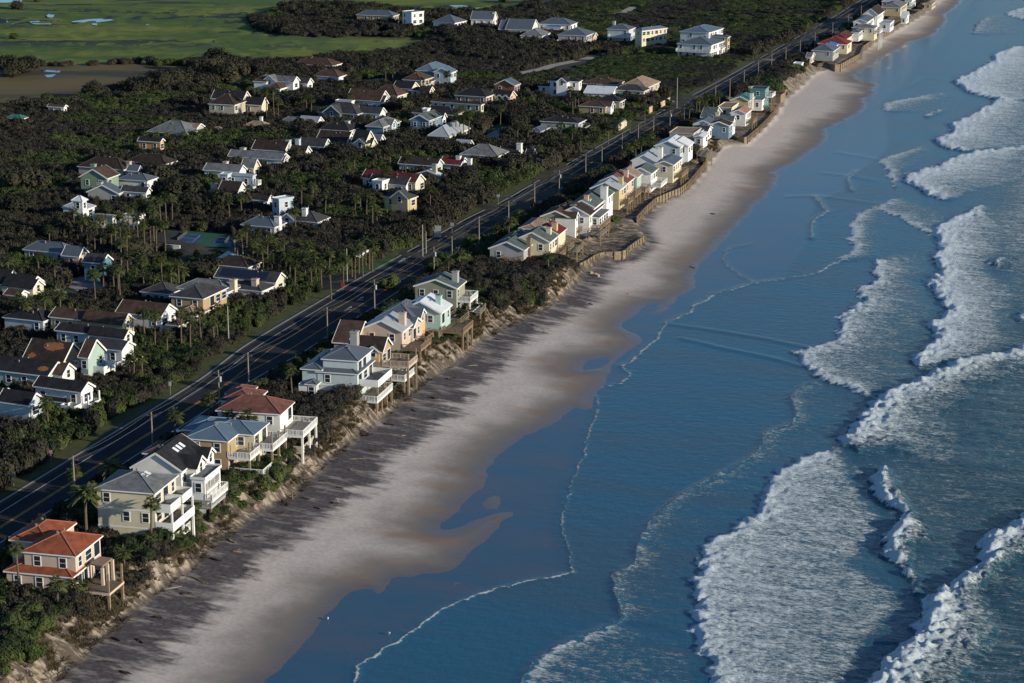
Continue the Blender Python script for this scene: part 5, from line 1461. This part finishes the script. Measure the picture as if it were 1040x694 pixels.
# ------------------------------------------------------------------ palms
def palm_crown(seed, kind):
    r = np.random.RandomState(seed); m = MB()
    n = 38 if kind == "cabbage" else 46
    for i in range(n):
        a = r.uniform(0, 6.28); el = r.uniform(-.75, 1.25) if kind == "cabbage" else r.uniform(-.35, 1.2)
        L = r.uniform(1.25, 1.75) if kind == "cabbage" else r.uniform(2.3, 3.0)
        d = np.array([math.cos(a) * math.cos(el), math.sin(a) * math.cos(el), math.sin(el)])
        sd = np.array([-math.sin(a), math.cos(a), 0])
        if kind == "cabbage":   # stalk ending in a drooping fan
            c = d * L * .55
            m.face([np.zeros(3) - sd * .03, sd * .03, c + sd * .03, c - sd * .03])
            for k in range(7):
                b = (k - 3) * .42
                t = d * math.cos(b) + sd * math.sin(b) + np.array([0, 0, -.28 - .10 * abs(k - 3)])
                e = c + t * L * .58
                w = np.cross(t, d + np.array([.1, .2, .3])); w /= np.linalg.norm(w) + 1e-6
                m.face([c, c + t * L * .3 + w * .11, e, c + t * L * .3 - w * .11])
        else:                   # arching feather frond
            pts = [d * L * u + np.array([0, 0, -1.1 * u * u]) for u in (0, .3, .6, .85, 1)]
            ws = (.06, .32, .34, .2, .02)
            for k in range(4):
                for s_ in (-1, 1):
                    dr = np.array([0, 0, -.12])
                    m.face([pts[k], pts[k + 1], pts[k + 1] + sd * s_ * ws[k + 1] + dr, pts[k] + sd * s_ * ws[k] + dr])
    k = len(m.v)
    return m.mesh("crown", LEAF_PALM)
CROWN = {"cabbage": [palm_crown(i, "cabbage") for i in range(4)], "date": [palm_crown(20 + i, "date") for i in range(2)]}
def trunk_mesh(h, r0, bend):
    m = MB(); P = [(bend * (u ** 2), bend * .4 * u, h * u) for u in (0, .1, .3, .6, .85, 1)]
    m.tube([(p[0], p[1], p[2] - (.3 if i == 0 else 0)) for i, p in enumerate(P)], [r0 * 1.35, r0 * 1.1, r0, r0 * .92, r0 * .95, r0 * 1.2], 8)
    return m.mesh("trunk", TRUNK), P[-1]
TRK = {}
PALMS = []
def palms(where, spots, h0, kind="cabbage", sc=1.0, what="cabbage palm"):
    rr = random.Random(where)
    for i, q in enumerate(sorted(spots)):
        x, y = q[0], q[1]
        h = (q[2] if len(q) > 2 else h0) * rr.uniform(.94, 1.06)
        key = (round(h * 2) / 2, rr.randint(0, 1), kind)
        if key not in TRK: TRK[key] = trunk_mesh(key[0], .17 if kind == "cabbage" else .26, (.25, -.2)[key[1]])
        tm, top = TRK[key]
        p = un(x, y, key[0])
        gz = ground_z(p[0], p[1])
        if gz < -.3: p = un(x, y, key[0] + gz)
        o = empty("palm_tree" , (p[0], p[1], gz), rr.uniform(0, 6.28))
        inst("trunk", tm, o)
        s = sc * rr.uniform(.85, 1.15)
        inst("crown", CROWN[kind][rr.randint(0, len(CROWN[kind]) - 1)], o, top, rr.uniform(0, 6.28), s)
        n = len(spots)
        tag(o, f"{what} {where}" + (f", {ORD[i]} from left of {n}" if n > 1 else ""), "palm", f"palms {where}"[:60] if n > 1 else None)
palms("in the tall row beside the brown gabled house", [(146,318),(156,319),(169,339,5),(183,317.5),(192,323),(203,316),(216.7,326,5.5),(220,313)], 8)
palms("in front of the black roofed house on the left", [(48,409)], 6)
palms("beside the charcoal roofed house", [(135,362),(144,363,5),(131,366,5)], 6.5)
palms("on the road side of the oceanfront houses", [(176.6,422),(212,405),(74,478,5)], 7)
palms("by the driveway of the pale blue house", [(296,376)], 6.5)
palms("around the pink stucco house", [(17,556,7),(57,592,5),(77,594,5.5),(126,563,4)], 5)
palms("against the wall of the cream house", [(152,511)], 7)
palms("at inland corner of the cream house", [(85.5,500),(114,474,5)], 7.5, "date", .95, "broad feathery palm")
palms("in front of the dark red tiled house", [(231,422.5),(251,424)], 5.5, sc=1.1)
palms("at the street entrance west of the road", [(348,262),(357,254),(360,256),(368,252),(374.5,247),(377.7,249),(334,256),(326,267),(335.7,276),(364,249),(371,245)], 6.5)
palms("in the dark grove left of the street entrance", [(305,257),(309.5,260),(320.6,259),(303,247),(296,258),(290,262),(313,250),(299,268),(284,255),(276,262),(316,268)], 6)
palms("along the tennis courts and clubhouse", [(107,212),(121,220),(125,228),(134.6,209),(146,207),(151,209),(162.5,205),(168,201),(174,202),(146,228),(152,227),(157.7,226),(167,228),(112.5,232),(117,232),(139,222),(130,214),(101,222),(95,230),(88,226),(82,222),(75,215),(155,214),(128,236)], 8)
palms("among oaks south of the tennis courts", [(122,246),(129,259),(145,263.6),(163.5,262),(181,269.4),(119,274,6),(115,274,6),(104,272,6),(95.4,278),(120.6,273),(173,274,6),(186,275,6)], 8)
palms("right of the tennis courts", [(246,237.7),(260.6,243.5),(271,245),(282.7,251),(294,255),(250,232),(267,253),(256,248),(277,243),(289,247),(263,236),(241,245)], 7)
palms("beside the white hut roofed house", [(277.5,92,10),(270,92,10),(282,103.6,7),(311,97,6),(316,100,6)], 8)
palms("behind the red brown pyramid roof", [(391.7,68,9),(399,71.5,8)], 9)
palms("before the big blue and white house", [(454,75)], 8)
palms("right of the cream and dark roofed houses", [(470,109.6),(467,118),(476,116.5),(462.7,119),(476.5,119.5),(464,112),(471,121)], 9)
palms("around the rounded balcony house", [(569.5,127.6),(581,132),(549,152,6),(536,131),(525.5,127.6),(560,140),(574,143),(590,140,6)], 7)
palms("at right side of the white mansion", [(584.6,93.7),(578.8,91.6),(588,97),(508,110),(582,101)], 8)
palms("by the pale blue tower house", [(232.4,202.5),(253,192),(305.7,189,8),(312.5,204),(245,200,5)], 6.5)
palms("by the yellow two storey house", [(436.5,192),(372,200),(378,206),(366,194),(360,203),(383,214,5)], 7)
palms("on the road side of the grey shingle cottage", [(516.6,226,6),(505.6,231,5),(467,257.7,4.5),(455,265,4.5)], 5)
palms("at seaward corner of the cream cottage", [(556.8,259.7)], 4)
palms("behind the pale blue cottages", [(651,143),(656,141),(667,151.6,6),(646,146),(661,137),(639,150)], 7)
palms("behind the salmon pink roof", [(710.5,101.6),(708,103),(718,98),(731,96),(725,100),(700,108),(715,106)], 6.5)
palms("in the wooded yards at left", [(49,233),(45,300),(19.5,304),(123,247),(60,300),(38,260),(55,268),(8,262),(28,308)], 7)
palms("in middle streets", [(318,190),(360,160),(352,168),(342,178),(396,155),(372,152),(300,215),(330,200),(390,178),(412,162)], 6.5)
palms("along the scrub near road, far part", [(640,120),(655,110),(618,128),(604,140),(648,98,5)], 5.5)

# ------------------------------------------------------------------ utility poles and wires
POLEPX = [(74,463),(153.5,418.5),(221.6,376),(251.6,358),(332,312),(380,284),(440.6,251),(459,240),(486.5,220),(516.6,204),(543,187),(568,173),(595,156.5),(611.5,149),(632,135),(648.4,127),(664,118),(680.7,112),(695,106),(707.7,98),(727,86.5),(741.6,79.6),(756,71),(770.5,61.5),(784,54),(798.5,48),(813,41),(828,32.5),(846,22.5),(862,14),(875,5.5)]
def pole_mesh():
    m = MB(); m.tube([(0, 0, -.4), (0, 0, .5), (0, 0, .97)], [.16, .14, .10], 8); return m
def poles():
    body = MB(); body.tube([(0, 0, -.05), (0, 0, 1)], [.17, .11], 8); bm = body.mesh("shaft", mat("pole_wood", (.27, .23, .19), .85, .3, 1.5))
    tops = []
    for i, (x, y) in enumerate(POLEPX):
        best = None
        for h in np.arange(7, 12.6, .25):
            p = un(x, y, h); e = abs(d_road(np.array([p[0]]), np.array([p[1]]))[0] - (np.interp(p[1], road_w[:, 1], hr) + 1.0))
            if best is None or e < best[0]: best = (e, h, p)
        _, h, p = best
        hd = road_heading(p[1])
        o = empty("utility_pole", (p[0], p[1], 0), -hd)
        inst("shaft", bm, o, (0, 0, 0), 0, (1, 1, h))
        a = MB(); a.box((-.9, -.06, h - .75), (.9, .06, h - .62)); 
        if y > 90:
            for q in (-.8, -.3, .3, .8): a.box((q - .05, -.05, h - .62), (q + .05, .05, h - .42))
        a.build("crossarm", WOOD, o)
        if i in (2, 5, 6, 11, 17):
            t = MB(); t.tube([(.35, 0, h - 2.2), (.35, 0, h - 1.2)], [.24, .24], 10); t.build("transformer", mat("grey_enamel", (.4, .41, .42), .5, .05), o)
        tag(o, f"wooden utility pole on the seaward road edge, {ORD[i] if i < 28 else ['twenty ninth','thirtieth','thirty first'][i-28]} counted from the near end", "utility pole", "utility poles along the coast road")
        tops.append(Vector((p[0], p[1], h - .45)))
    w = MB()
    for a, b in zip(tops, tops[1:]):
        for off in (-.8, .8):
            dv = (b - a).normalized(); s = Vector((dv.y, -dv.x, 0)) * off
            P = []
            for k in range(7):
                u = k / 6; q = a.lerp(b, u) + s; q.z -= .9 * 4 * u * (1 - u) * min(1, (b - a).length / 40); P.append(q)
            w.tube(P, [.022] * 7, 4, cap=False)
    tag(w.build("overhead_wires", mat("wire", (.12, .12, .12), .6, .05)), "thin overhead wires strung along the pole row", "wires")
    for lab, x, y, h, r in (("bare tall wooden pole standing in scrub inland of the road", 688, 79.5, 11, .16), ("pale lamp post right of the tennis courts, taller of two", 238.3, 244.5, 8, .13), ("pale post right of the tennis courts, shorter of two", 246.5, 250, 6.5, .13), ("bare wooden pole in the road scrub, left of its shorter twin", 429, 229, 8.5, .15), ("short bare pole beside a taller one in road scrub", 432.5, 236, 5.5, .13), ("plain wooden pole at end of the tall palm row", 231, 312, 8, .15), ("lone wooden pole among palms at street entrance", 352, 253.5, 8, .14)):
        p = un(x, y, h)
        o = empty("post", (p[0], p[1], 0))
        m = MB(); m.tube([(0, 0, -.3), (0, 0, h)], [r, r * .75], 8); m.build("shaft", mat("pale_post", (.33, .31, .28), .8, .2), o)
        m = MB(); m.tube([(0, 0, h), (0, 0, h + .25)], [r * .95, r * .4], 8)
        if "lamp" in lab: m.box((-.2, -1.1, h + .02), (.2, 0, h + .2))
        m.build("cap", GREYWOOD, o)
        tag(o, lab, "post")
poles()

# ------------------------------------------------------------------ sea walls, stairs, walkovers
def wall_line(label, px, top, name="sea_wall", world=None, step=2.2, lean=0):
    P = world if world is not None else poly_w(px, ZB)
    n = max(2, int(np.hypot(*np.diff(P, axis=0).T).sum() / step))
    R = resample(P, n + 1)
    c = R[0]
    root = empty(name, (c[0], c[1], ZB)); tag(root, label, "sea wall")
    d = np.gradient(R, axis=0); d /= np.hypot(d[:, 0], d[:, 1])[:, None]; nn = np.c_[d[:, 1], -d[:, 0]]
    m, cap = MB(), MB()
    hz = top - ZB
    rr = random.Random(label)
    for i in range(n):
        a, b = R[i] - c, R[i + 1] - c
        k = 5
        for j in range(k):
            p = a + (b - a) * (j / k); q = a + (b - a) * ((j + .96) / k); t_ = nn[i] * (.07 + rr.uniform(-.02, .02))
            z = hz + rr.uniform(-.08, .05)
            v = [(*(p - t_), -.8), (*(q - t_), -.8), (*(q + t_), -.8), (*(p + t_), -.8)]
            kk = len(m.v); m.v.extend(v + [(x, y, z) for x, y, _ in v])
            for f in ((3,2,1,0),(4,5,6,7),(0,1,5,4),(1,2,6,5),(2,3,7,6),(3,0,4,7)): m.f.append(tuple(kk + i_ for i_ in f)); m.m.append(0)
        cap.bar((*a, hz + .02), (*b, hz + .02), .34, .16)
        cap.bar((*(a + nn[i] * .15), hz * .45), (*(b + nn[i] * .15), hz * .45), .14, .22)
    m.build("plank_wall", mat("seawall_planks", (.25, .20, .13), .85, .45, .8, .3), root)
    cap.build("wale", PALEWOOD, root)
    for i in range(n + 1 if n < 95 else 95):
        p = R[i] - c + nn[i] * .24
        q = MB(); q.tube([(p[0], p[1], -1), (p[0], p[1], hz + rr.uniform(.15, .4))], [.16, .14], 6); q.build("post", WOOD, root)
wall_line("long wooden sea wall below the cottage row, weathered planks and posts", [(646,229),(655,219),(666,209),(680,203),(690,199),(697,194),(701,190),(706,184),(710,179),(714,175),(717,170)], -2.0)
wall_line("angled wooden sea wall jutting onto the sand below the cream cottage", [(588,276.5),(597,272),(605.7,266),(612,264.5),(618,264),(627,264),(634.5,263),(639,258),(646,253),(654,247.5)], -2.2)
wall_line("short dark wooden sea wall below the grey shingle cottage", [(549,291.5),(560,293.5),(572,295),(580,290),(586,286),(586,280)], -2.4)
wall_line("wooden sea wall with white corner panels in front of the third cottage group", [(741,144),(750,146),(758,146.6),(764,141),(770,136),(778,128),(785,120),(790,111)], -2.0)
wall_line("farthest sea wall with dark corner bulkhead below the red roofed house", [(838,69),(845,71),(852,71.5),(862,66),(873,60),(876,52.5),(886,45),(895,39.5),(904,35),(913,28.5),(921,24)], -2.0, step=4)

def stairs(label, top_px, bot_px, ztop=-.2, width=1.4, zbot=ZB):
    A, B = Vector(un(*top_px, ztop)), Vector(un(*bot_px, zbot))
    root = empty("beach_stairs", (A.x, A.y, 0)); tag(root, label, "stairs", None)
    A2, B2 = Vector((0, 0, ztop)), Vector((B.x - A.x, B.y - A.y, B.z))
    d = (B2 - A2); s = Vector((d.y, -d.x, 0)).normalized() * width / 2
    for k in (-1, 1):
        m = MB(); m.bar(A2 + s * k, B2 + s * k, .1, .28); m.build("stringer", WOOD, root)
        m = MB(); m.bar(A2 + s * k + Vector((0, 0, 1)), B2 + s * k + Vector((0, 0, 1)), .08, .14)
        for i in range(5):
            p = A2.lerp(B2, i / 4) + s * k; m.bar(p - Vector((0, 0, .5)), p + Vector((0, 0, 1.0)), .11)
        m.build("handrail", PALEWOOD if k > 0 else WOOD, root)
    n = max(4, int(d.length / .45))
    m = MB()
    for i in range(n):
        p = A2.lerp(B2, (i + .5) / n); m.bar(p - s, p + s, .3, .06)
    m.build("treads", GREYWOOD, root)
stairs("steep wooden beach stairs under the white columned veranda house", (297,449), (321,474))
stairs("collapsed wooden stairs fallen down the sand bank below the tan house", (262,483), (299,506), -1.0)
stairs("second leaning stair frame under the dark red tiled house", (288,463), (305,486), -.8)
stairs("wooden stairs down the sand below the chocolate roofed cottage", (589,252), (606,266), -1)
stairs("wide wooden stairs beside the short dark sea wall", (566,276), (583,290), -.8, 2.2)
stairs("wooden stairs to the long sea wall below the slate blue roofed cottage", (690,176), (701,184), -.6, 2, -2.6)
stairs("orange wooden ramp down from the teal tower house", (775,107), (784,116.5), .8, 4)
stairs("narrow stairs at olive house walkover", (492,318), (500,332), -.6)

def walkover(label, px, z, posts=4, rail=True):
    P = [un(x, y, z) for x, y in px]; c = P[0]
    root = empty("deck_platform", (c[0], c[1], 0)); tag(root, label, "deck")
    Q = [(p[0] - c[0], p[1] - c[1]) for p in P]
    m = MB(); k = 0
    lo = [(x, y, z - .2) for x, y in Q]; hi = [(x, y, z) for x, y in Q]
    m.v.extend(lo + hi); n = len(Q)
    m.f.append(tuple(range(n))[::-1]); m.f.append(tuple(range(n, 2 * n))); m.m += [0, 0]
    for i in range(n): m.f.append((i, (i + 1) % n, n + (i + 1) % n, n + i)); m.m.append(0)
    m.build("deck_boards", GREYWOOD, root)
    r = MB()
    for i in range(n):
        a, b = Vector((*Q[i], z)), Vector((*Q[(i + 1) % n], z))
        up = Vector((0, 0, 1))
        r.bar(a + up, b + up, .1, .12); r.bar(a + up * .5, b + up * .5, .06, .1)
        q = MB(); gz = ground_z(P[i][0], P[i][1]); q.box((a.x - .15, a.y - .15, gz - .6), (a.x + .15, a.y + .15, z + 1.1)); q.build("post", PALEWOOD, root)
    r.build("railing", PALEWOOD, root)
walkover("brown deck platform on posts seaward of the turquoise house", [(455,325),(468,328),(476,321),(463,318)], .4)
walkover("tall posted walkover platform beyond the olive house", [(474,316),(488,319),(493,313),(480,310)], .6)
walkover("brown deck frame below the pink gabled house", [(418,347),(432,350),(440,343),(426,340)], .6)
walkover("square wooden platform beside blue grey hip roofed house", [(436,340),(446,342),(452,336),(442,334)], .5)
walkover("tan deck below peach chimney cottage", [(574,254),(586,257),(592,250),(580,247)], 0)
walkover("grey deck platform at end of the white sun room cottage", [(597,238),(610,240),(618,233),(606,231)], -.2)
walkover("weathered deck above the dune below the far cottages", [(708,158),(718,160),(723,154),(713,152)], .2)

# ------------------------------------------------------------------ things on the sand
def driftwood():
    rr = random.Random(3)
    logs = [(173,598,3.6,"W"),(201,589.5,4.6,"P"),(159,651,2.4,"D"),(141,652,2.2,"D"),(105,673,2.6,"D"),(127,684,2.2,"D"),(235,550,2.4,"P"),(218,568.5,2.8,"D"),(332,489,2.6,"D"),(345,496,1.6,"D"),(363,467,3,"P"),(206,563,2.6,"D"),(240,561,2,"P"),(256,546,2.2,"D"),(285,522,2.2,"D"),(310,507,2,"D"),(185,583,2,"W"),(355,478,2,"P"),(380,458,2,"D"),(406,443,2.4,"P"),(395,432,2.2,"D"),(420,418,2,"D"),(440,405,2.2,"D"),(460,385,2.4,"D"),(415,410,3,"P"),(480,372,2.2,"W"),(505,345,2.4,"D"),(540,330,2.4,"W"),(350,450,2,"D"),(190,604,1.6,"D"),(228,585,1.6,"D"),(160,628,1.6,"D"),(118,650,1.8,"D"),(322,517,1.6,"D"),(340,512,1.4,"D"),(250,580,1.2,"D"),(640,300,1.6,"P"),(703,272,2.4,"W"),(724,218,1.6,"D"),(600,310,1.2,"D")]
    M = {"W": GREYWOOD, "P": PALEWOOD, "D": mat("wet_driftwood", (.05, .04, .032), .85, .3, 2)}
    for i, (x, y, L, k) in enumerate(sorted(logs)):
        p = un(x, y, ZB); gz = ground_z(p[0], p[1]); p = un(x, y, gz); gz = ground_z(p[0], p[1])
        m = MB(); a = rr.uniform(-.12, .12)
        r = rr.uniform(.10, .2)
        m.tube([(-L / 2, 0, r * .4), (-L * .2, rr.uniform(-.2, .2), r * .8), (L * .2, rr.uniform(-.2, .2), r * .7), (L / 2, 0, r * .5)], [r * .7, r, r * .9, r * .5], 7)
        o = m.build("driftwood", M[k], loc=(p[0], p[1], gz + .02)); o.rotation_euler = (0, 0, rr.uniform(-.9, .5))
        b = MB(); b.tube([(L * .1, 0, r * .6), (L * .22, rr.choice((-1, 1)) * .6, .5)], [r * .4, r * .15], 5); b.build("branch_stub", M[k], o)
        col = {"W": "grey", "P": "pale tan", "D": "dark wet"}[k]
        tag(o, f"{col} {'long' if L > 2.5 else 'short'} driftwood log on the beach, {ORD[i] if i < 28 else ORD[39 - i]} from {'left' if i < 28 else 'right'} among the logs", "driftwood", "driftwood on the beach")
    for i, (x, y) in enumerate([(552,303),(556,307),(560,303),(563,300),(566,304),(549,309),(545,312),(569,301),(600,277),(606,280)]):
        p = un(x, y, ZB); r = rr.uniform(.5, .95)
        m = MB(); vs = [(sx * r * rr.uniform(.6, 1), sy * r * rr.uniform(.5, .9), sz * r * rr.uniform(.4, .7)) for sz in (-1, 1) for sx, sy in ((-1,-1),(1,-1),(1,1),(-1,1))]
        m.v = vs
        for f in ((3,2,1,0),(4,5,6,7),(0,1,5,4),(1,2,6,5),(2,3,7,6),(3,0,4,7)): m.f.append(f); m.m.append(0)
        o = m.build("rubble_block", mat("tan_rubble", (.40, .31, .20), .9, .25, 2), loc=(p[0], p[1], ground_z(p[0], p[1]) + r * .3)); o.rotation_euler = (0, rr.uniform(-.3, .3), rr.uniform(0, 3))
        tag(o, f"tan concrete rubble chunk at the foot of the dune, {ORD[i]} counted along the pile", "rubble", "rubble blocks at the dune foot")
    for i, (x, y) in enumerate([(395,645),(333,630)]):
        p = un(x, y, ZW); gz = max(ground_z(p[0], p[1]), ZW)
        m = MB(); m.tube([(-.28, 0, .32), (-.1, 0, .36), (.12, 0, .34), (.3, 0, .40)], [.05, .14, .13, .02], 8)
        o = m.build("gull", mat("gull_white", (.75, .75, .75), .7, .1), loc=(p[0], p[1], gz)); o.rotation_euler = (0, 0, rr.uniform(0, 6))
        b = MB(); b.tube([(-.3, 0, .44), (-.27, 0, .47)], [.09, .07], 7); b.build("head", WHITE, o)
        b = MB(); b.bar((-.02, .05, -.02), (0, .05, .3), .03); b.bar((.04, -.05, -.02), (0, -.05, .3), .03); b.build("legs", mat("gull_legs", (.4, .25, .05), .7), o)
        tag(o, f"white gull standing on the wet sand, {ORD[i]} in order along the shore", "gull", "gulls on the wet sand")
driftwood()

# dead roots and brush fallen from the bank
def brush(label, x, y, r):
    rr = random.Random(label)
    p = un(x, y, ZB); gz = ground_z(p[0], p[1]); p = un(x, y, gz); gz = ground_z(p[0], p[1])
    m = MB()
    for i in range(26):
        a, e = rr.uniform(0, 6.28), rr.uniform(.1, 1.0)
        d = Vector((math.cos(a) * math.cos(e), math.sin(a) * math.cos(e), math.sin(e))) * r * rr.uniform(.6, 1.2)
        k = d.lerp(Vector((0, 0, 0)), .5) + Vector((rr.uniform(-.2, .2), rr.uniform(-.2, .2), .15))
        m.tube([(0, 0, 0), k, d], [.07, .05, .02], 5)
    tag(m.build("brush_pile", mat("dead_brush", (.06, .045, .035), .9, .3, 2), loc=(p[0], p[1], gz)), label, "brush pile")
brush("dark heap of dead brush at dune foot near the pink house", 123, 625, 1.7)
brush("tangle of roots at the dune foot below the pale blue house", 372, 443, 1.5)
brush("grey dead brush heap by the rubble chunks", 540, 312, 2.2)
brush("brown uprooted shrub at the bank below the olive house", 503, 340, 1.8)
brush("fallen brush heap at foot of bank beside collapsed stairs", 290, 497, 1.6)

# ------------------------------------------------------------------ vehicles, signs, low walls
def car(label, x, y, col, rz, sc=1.0):
    p = un(x, y, .6); root = empty("parked_car", (p[0], p[1], .06), rz); tag(root, label, "car")
    paint = mat("car_paint", col, .25, .03, 1, 0, 0, 0, .6)
    prof = [(-2.2, .35), (-2.25, .75), (-1.5, .92), (-.85, 1.45), (.75, 1.48), (1.45, .98), (2.15, .85), (2.25, .4)]
    m = MB()
    n = len(prof)
    for s_ in (-1, 1):
        f = [(a, s_ * (.88 if b < 1 else .68), b) for a, b in prof]; m.face(f if s_ < 0 else f[::-1])
    for i in range(n):
        (a, b), (c, d) = prof[i], prof[(i + 1) % n]
        w1, w2 = (.88 if b < 1 else .68), (.88 if d < 1 else .68)
        m.face([(a, -w1, b), (a, w1, b), (c, w2, d), (c, -w2, d)])
    m.build("body", paint, root)
    g = MB()
    for s_ in (-1, 1): 
        f = [(-1.2, s_ * .845, .98), (1.2, s_ * .845, .98), (.7, s_ * .72, 1.38), (-.8, s_ * .72, 1.38)]; g.face(f if s_ < 0 else f[::-1])
    g.face([(-1.46, -.66, .97), (-1.46, .66, .97), (-.9, .6, 1.43), (-.9, -.6, 1.43)][::-1]); g.face([(1.46, -.66, 1.0), (1.46, .66, 1.0), (.84, .6, 1.46), (.84, -.6, 1.46)])
    g.build("window", GLASS, root)
    for a in (-1.4, 1.4):
        for s_ in (-1, 1):
            w = MB(); w.tube([(a, s_ * .72, .32), (a, s_ * .93, .32)], [.32, .32], 12); w.build("wheel", mat("tyre_rubber", (.02, .02, .02), .9, .1), root)
car("white car parked on the lawn drive behind the mustard yellow house", 58, 299, (.72, .73, .74), .3)
car("white car parked between road and tan house", 180, 443, (.7, .72, .74), .9)
car("white car in front of the dark craftsman house", 366, 121.3, (.75, .76, .78), -.3)
car("dark red car by the cream house with small gables", 417, 101.5, (.25, .04, .03), .2)

def sign(label, x, y, w, h, zt, col, posts=1, cat="sign", name="road_sign"):
    p = un(x, y, zt - h / 2); hd = road_heading(p[1])
    root = empty(name, (p[0], p[1], 0), -hd); tag(root, label, cat)
    m = MB(); m.box((-w / 2, -.04, zt - h), (w / 2, .02, zt)); m.build("panel", mat("sign_" + label[:9], col, .6, .08), root)
    for k in range(posts):
        xx = 0 if posts == 1 else (-w * .4 + k * w * .8)
        q = MB(); q.bar((xx, .06, -.3), (xx, .06, zt - .05), .09); q.build("post", GREYWOOD, root)
sign("small road sign with pinkish face on the west verge", 51.2, 459, .6, .6, 2.6, (.5, .3, .3))
sign("small grey sign on the west verge near the left edge", 13, 482.5, 1.1, .5, 2.2, (.25, .25, .25))
sign("small pale sign on the west verge by the green bank", 172.5, 390, .5, .8, 2.6, (.5, .48, .45))
sign("pale utility cabinet in scrub beside the road", 443, 235, 2.6, 3.0, 3.2, (.55, .53, .48), 2, "cabinet", "utility_cabinet")
sign("small grey roadside marker left of the poles by the scrub", 459, 228, 1.0, .9, 3.0, (.4, .42, .4))
sign("little pale roadside marker farther up the west verge", 506, 199, .8, .8, 3.0, (.45, .46, .44))
sign("orange diamond warning sign on the road edge", 693, 117.5, 1.4, 1.4, 2.6, (.75, .28, .02))
sign("small red and white stop sign at the street entrance", 348, 289, .9, .9, 2.4, (.5, .05, .05))
def low_wall(label, px, h, th, col):
    P = poly_w(px); R = resample(P, 10); c = R[0]
    root = empty("garden_wall", (c[0], c[1], 0)); tag(root, label, "wall")
    m, k = MB(), MB()
    for a, b in zip(R[:-1] - c, R[1:] - c): m.bar((*a, h / 2 - .1), (*b, h / 2 - .1), th, h); k.bar((*a, h - .03), (*b, h - .03), th + .12, .14)
    m.build("wall", mat("wall_plaster_" + col, WC[col], .85, .15), root); k.build("coping", mat("wall_plaster_W", WC['W'], .8, .1), root)
low_wall("white curved entrance wall under the palms at the street entrance", [(361,270),(366,269),(370,266),(374,263.5)], 2.4, .4, 'W')
low_wall("cream roadside wall segment right of the rounded balcony house", [(575,158),(583,154),(591,149)], 2.0, .35, 'CR')
low_wall("cream roadside wall segment nearer the long row of poles", [(628,133),(633,130),(636,127.5)], 2.2, .4, 'CR')
low_wall("tan roadside wall between two scrub patches, upper one", [(671,110),(676,107),(680,104.5)], 2.0, .4, 'PE')
low_wall("short tan wall piece above the cream roadside segment", [(659,115.5),(662,113.5)], 2.0, .4, 'PE')
low_wall("white fence wall in front of the cream house forecourt", [(67,530),(73,525),(82,521)], 1.6, .2, 'W')
low_wall("white low wall below the tennis courts", [(168,252),(176,253),(183,253.5)], 1.0, .3, 'W')
def canopy():
    p = un(232, 263, 3.0)
    root = empty("shade_canopy", (p[0], p[1], 0), -.35); tag(root, "pale blue pyramid shade canopy by the pool behind the solar roof", "canopy")
    m = MB(); c = [(-3.2,-3.2,2.8),(3.2,-3.2,2.8),(3.2,3.2,2.8),(-3.2,3.2,2.8)]
    for i in range(4): m.face([c[i], c[(i + 1) % 4], (0, 0, 4.9)])
    m.face([(x, y, 2.79) for x, y, _ in c[::-1]])
    m.build("canopy_roof", mat("canopy_cloth", (.42, .52, .6), .7, .06), root)
    for x, y, _ in c: q = MB(); q.bar((x * .93, y * .93, -.2), (x * .93, y * .93, 2.78), .14); q.build("post", WHITE, root)
canopy()
